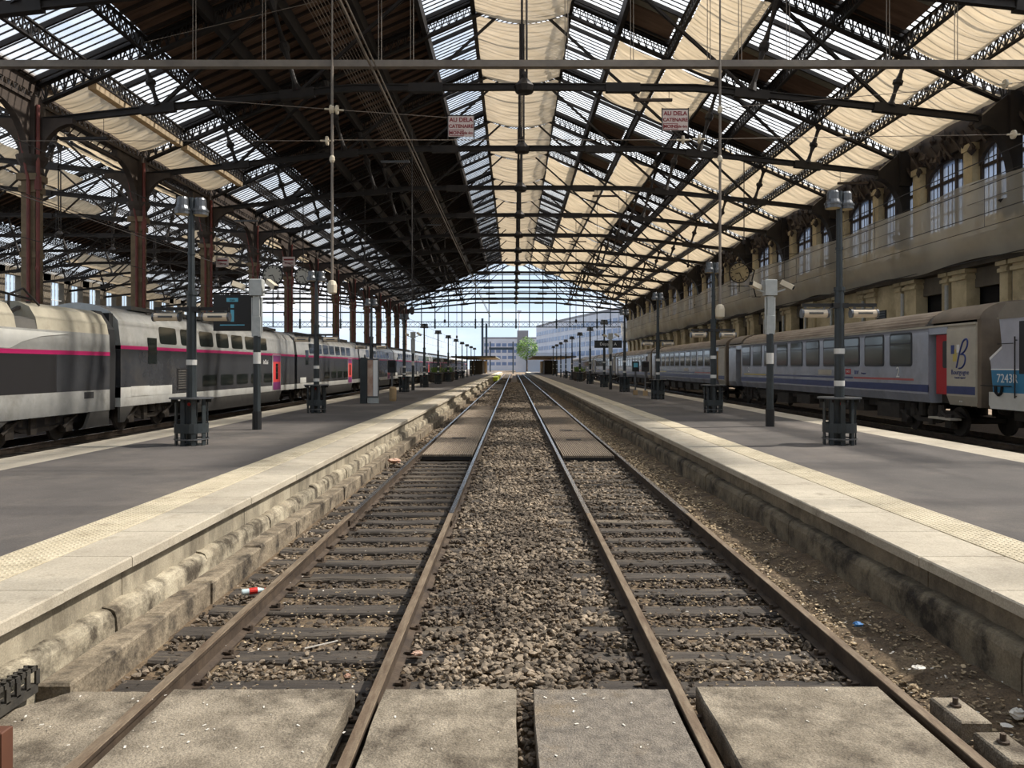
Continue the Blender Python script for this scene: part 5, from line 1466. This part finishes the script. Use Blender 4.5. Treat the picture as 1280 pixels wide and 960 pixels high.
# drop rods and pendants further down
for i, (px, py0, py1, Y) in enumerate(((515, 160, 385, 45.5), (517, 150, 370, 75.5), (783, 190, 375, 75.5), (556, 250, 400, 95.5), (930, 110, 300, 55.5), (860, 205, 330, 85.5), (571, 330, 420, 115.5), (720, 250, 400, 95.5), (456, 230, 350, 65.5))):
    p0 = W(px, py0, Y); p1 = W(px, py1, Y); z1 = max(p0[2], 15.1)
    t = thing('hanging_rod', ('thin vertical rod hanging from the roof, ' + ('left' if px < 642 else 'right') + f' side, {ORD[[515,517,456,556,571,930,860,783,720].index(px) % 5]} from the colonnade' if px < 642 else f'thin vertical rod hanging from the roof on the wall side, {ORD[[930,860,783,720].index(px)]} from the stone wall'), 'rod', p1)
    MB().tube((0,0,0), (0,0,z1-p1[2]), .035, n=6).build('rod', 'wire_dark', t); MB().lathe([(.05,-.3),(.14,-.2),(.14,.1),(.05,.2)], (0,0,-.1), 8).build('pendant_end', 'iron', t)
# slim lamps hung below the ties
def luminaire(label, px, py, Y, L=1.6, m='lamp_metal'):
    p = W(px, py, Y); t = thing('hanging_luminaire', label, 'light fitting', p, 0, 'slim hanging light fittings')
    MB().box(-L/2, L/2, -.09, .09, -.06, .05).build('housing', m, t)
    b = MB(); zt = max(.3, ztie(abs(p[0]-HC)) - p[2] - .1)
    for s in (-.42, .42): b.tube((s*L, 0, .05), (s*L, 0, zt), .012, n=5)
    b.build('hanger', 'wire_dark', t)
luminaire('slim dark light fitting above the right warning sign', 816, 125, 35.5, 1.8, 'iron_brown')
luminaire('slim pale light fitting under the left part of the first tie', 494, 202, 45.5, 1.7)
luminaire('slim dark light fitting under the tie at the left column with the red pipe', 105, 173, 35.5, 2.2, 'iron')
luminaire('slim dark light fitting above the tall lamp post on the right', 1066, 229, 45.5, 1.8, 'iron_brown')
luminaire('slim pale light fitting left of the second column bracket', 308, 276, 55.5, 1.7)
luminaire('slim pale light fitting in the middle left distance', 540, 281, 75.5, 1.8)
luminaire('slim dark light fitting right of the king rods', 756, 245, 55.5, 1.8, 'iron_brown')
luminaire('slim dark light fitting far off right of the middle', 722, 302, 95.5, 2.2, 'iron_brown')

# clocks
def clock(label, px, py, Y, r, skel=False, face=True):
    p = W(px, py, Y); t = thing('station_clock', label, 'clock', p)
    b = MB(); n = 28
    for q in range(n):
        a0 = 2*PI*q/n; a1 = 2*PI*(q+1)/n; b.bar((r*math.cos(a0), 0, r*math.sin(a0)), (r*math.cos(a1), 0, r*math.sin(a1)), .12 if not skel else .08, .08)
    if skel:
        for q in range(n):
            a0 = 2*PI*q/n; a1 = 2*PI*(q+1)/n; b.bar((r*.62*math.cos(a0), 0, r*.62*math.sin(a0)), (r*.62*math.cos(a1), 0, r*.62*math.sin(a1)), .05, .04)
    b.build('rim', 'iron', t)
    MB().tube((0,-.03,0), (0,.03,0), r*.96, n=28).build('dial', 'clock_face' if not skel else 'stone_wall', t)
    b = MB()
    for q in range(12):
        a = PI*q/6; b.bar((r*.72*math.cos(a), -.045, r*.72*math.sin(a)), (r*.90*math.cos(a), -.045, r*.90*math.sin(a)), .02, .07)
    b.build('hour_marks', 'iron', t)
    MB().bar((0,-.06,0), (-r*.42, -.06, -r*.10), .02, .06).build('hour_hand', 'iron', t); MB().bar((0,-.07,0), (r*.28, -.07, -r*.66), .02, .045).build('minute_hand', 'iron', t)
    return t, r
c, r = clock('round white clock hanging left of the third left lamp post', 379, 345, 55.4, .60); MB().bar((0,0,.62), (0,0,5.5), .06, .06).build('hanger', 'iron', c)
c, r = clock('shadowed round clock hanging behind the camera post on the left', 341, 344, 55.4, .72); MB().bar((0,0,.68), (0,0,5.1), .06, .06).build('hanger', 'iron', c)
c, r = clock('openwork iron clock in front of the stone wall on the right', 924, 341, 60, .78, True)
b = MB(); b.bar((-.9,0,-1.05), (1.2,0,-1.05), .06, .06); b.bar((0,0,-.8), (0,0,-1.5), .06, .06); b.path([(.5,0,.6), (1.2,.0,.2), (1.0,0,-.6), (1.3,0,-1.9)], .05); b.bar((1.0,0,-1.9), (1.7,0,-1.9), .05, .05); b.bar((0,0,.78), (0,0,1.6), .06, .06); b.bar((0,0,1.5), (5.4,0,1.5), .05, .05); b.build('iron_bracket', 'iron', c)
for (px, py, lab) in ((361, 327, 'small pale notice board hanging above the clocks'), (278, 328, 'small grey notice board hanging behind the third column')):
    p = W(px, py, 55.4); t = thing('hanging_notice', lab, 'notice', p); MB().box(-.45, .45, -.03, .03, -.35, .35).build('board', 'sign_paint', t)
    MB().box(-.36, .36, -.035, -.028, .08, .2).build('red_line', 'sign_red', t); MB().box(-.3, .3, -.035, -.028, -.15, -.08).build('red_line', 'sign_red', t); MB().bar((0,0,.35), (0,0,4.1 if px > 300 else 3.8), .03, .03).build('hanger', 'wire_dark', t)
# floodlights on the wall, vent and ducts
for (Y, z, n_) in ((41.6, 4.75, 'first'), (46.6, 4.75, 'second'), (36.4, 5.0, 'nearest')):
    t = thing('wall_floodlight', f'black floodlight on the stone wall, {n_} one above the silver train', 'floodlight', (XW, Y, z), 0, 'floodlights on the wall')
    MB().bar((0,0,0), (-.5,0,.0), .08, .1).build('bracket', 'grey_box', t); MB().bar((-.5,0,0), (-.85,-.1,-.2), .3, .22).build('lamp_head', 'post_black', t)
t = thing('wall_vent', 'black louvred vent in the plain stretch of stone wall', 'vent', (XW+.13, 48.4, 4.95))
MB().box(-.03, .02, 0, 2.0, 0, .85).build('frame', 'post_black', t)
for q in range(5): MB().bar((-.04, .05, .08+.16*q), (-.04, 1.95, .08+.16*q), .08, .03).build('slat', 'lamp_metal', t)
for i, Y in enumerate((46.0, 41.3, 51.2, 56.3, 61.3, 66.3, 71.3)):
    t = thing('cable_duct', f'slim grey cable duct on the stone wall, {ORD[i]} beyond the wall vent' if i > 1 else ('slim grey cable duct just before the wall vent' if i == 0 else 'slim grey cable duct nearest the camera on the stone wall'), 'duct', (XW-.08, Y, 1.0), 0, 'cable ducts on the wall piers'); MB().cbox(-.05, .05, -.10, .10, 0, 5.6, .01).build('duct', 'grey_box', t)

# protective netting in front of the wall
t = thing('safety_net', 'translucent brown safety net hung along the stone wall below the windows', 'net', (XW-1.0, 15, 0))
r = random.Random(9)
def netf(u, v):
    y = 145*u; z = 7.45 + (11.15-7.45)*v
    x = .12*math.sin(u*60) + .05*math.sin(u*170+v*3) + (.35*(1-v)**3)
    return (x, y, z + (.12*math.sin(u*90) if v > .99 or v < .01 else 0))
me = MB().grid(netf, 290, 6).mesh('netting', 'net'); me.shade_smooth(); link('netting', me, t)
b = MB(); b.tube((-.02,0,11.15), (-.02,145,11.15), .02, n=5); b.tube((.3,0,7.45), (.3,145,7.45), .03, n=5); b.tube((-.02,0,10.2), (-.02,145,10.2), .012, n=5); b.build('net_rope', 'wire_dark', t)

# ================================================================== BEYOND THE HALL
def building(label, pts, depth, h, floors, win, name='office_building', m='far_stone'):
    """pts: facade line (x, y); floors of ribbon windows on it"""
    t = thing(name, label, 'building', (pts[0][0], pts[0][1], -.3))
    ox, oy = pts[0]
    P = [(x-ox, y-oy) for x, y in pts]
    back = [(x + depth[0], y + depth[1]) for x, y in reversed(P)]
    MB().prism(P + back, 0, h, 'Z').build('walls', m, t)
    MB().prism([(x, y) for x, y in P] + back, h, h+1.0, 'Z').build('roof', 'far_roof', t)
    for f in range(floors):
        z0 = 3 + (h-4)*f/floors
        for (a, c) in zip(P[:-1], P[1:]):
            d = Vector((c[0]-a[0], c[1]-a[1])); L = d.length; n = max(1, int(L/win)); d.normalize(); nrm = Vector((d.y, -d.x))
            for q in range(n):
                s0 = d*(L*(q+.12)/n); s1 = d*(L*(q+.88)/n); b = MB()
                for off in (-.3,):
                    p0 = Vector(a)+s0-nrm*0.15; p1 = Vector(a)+s1-nrm*0.15
                mid = (Vector(a)+s0+Vector(a)+s1)/2
                b.bar((p0.x, p0.y, z0+1.1), (p1.x, p1.y, z0+1.1), .5, 1.9)
                b.build('window', 'far_glass', t)
    return t
building('long pale office block curving away beyond the hall on the right', [(12, 402), (19, 360), (28, 318), (38, 276), (44, 240), (46, 215)], (40, 20), 23, 5, 5.5)
building('pale building closing the view in the middle, behind the left platform', [(-18, 455), (14, 455)], (0, 30), 19, 4, 3.5)
t = thing('water_tower', 'square tower with a mast rising behind the far platforms', 'tower', (5.3, 440, 0)); MB().box(-3.2, 3.2, 0, 6, 0, 23).build('tower_body', 'far_roof', t); MB().tube((-2, 3, 23), (-2, 3, 35), .35, n=8).build('mast', 'far_stone', t); MB().box(-3.2, -.8, 1.5, 4, 34, 34.8).build('mast_platform', 'far_stone', t)
t = thing('retaining_wall', 'long white wall beyond the end of the right platform', 'wall', (8, 330, -.3)); MB().box(-7, 30, 0, 2, 0, 8.5).build('wall_body', 'far_stone', t)
t = thing('deciduous_tree', 'green tree in front of the square tower beyond the platforms', 'tree', (5.6, 320, 0)); MB().tube((0,0,0), (0,0,7), .4, .25, n=8).build('trunk', 'iron_brown', t)
b = MB(); r = random.Random(4)
for q in range(1400):
    a = r.uniform(0, 2*PI); e = math.acos(r.uniform(-1, 1)); d = r.uniform(.5, 1)**.5
    p = (4.6*d*math.sin(e)*math.cos(a), 4*d*math.sin(e)*math.sin(a), 9 + 4.2*d*math.cos(e) + (1.5 if r.random() > .7 else 0)); s = r.uniform(.25, .5)
    b.bar(p, (p[0]+r.uniform(-s, s), p[1]+r.uniform(-s, s), p[2]+r.uniform(-s, s)), s, .05)
tag(b.build('foliage', 'leaf', t), kind='stuff')
# masts, gantries
for i, (x, y, h, l) in enumerate(((-8.7/.95, 192, 15.9, 'tall dark mast left of the middle, the thicker one'), (-8.05/.95, 205, 15.2, 'tall dark mast left of the middle, the thinner one'), (-31, 200, 10, 'grey mast among the sidings beyond the left platform'))):
    t = thing('catenary_mast', l, 'mast', (x if i == 2 else x*.95, y + (20 if i < 2 else 0), -.3)); MB().cbox(-.3, .3, -.2, .2, 0, h).build('mast_shaft', 'gable_iron', t)
t = thing('signal_gantry', 'dark portal gantry spanning the tracks far away', 'gantry', (-8, 260, -.3))
MB().box(-.2, .2, -.2, .2, 0, 11).build('gantry_leg', 'gable_iron', t); MB().box(7.6, 8.0, -.2, .2, 0, 11).build('gantry_leg', 'gable_iron', t); MB().box(-.4, 8.2, -.3, .3, 8.2, 9.0).build('gantry_beam', 'gable_iron', t)
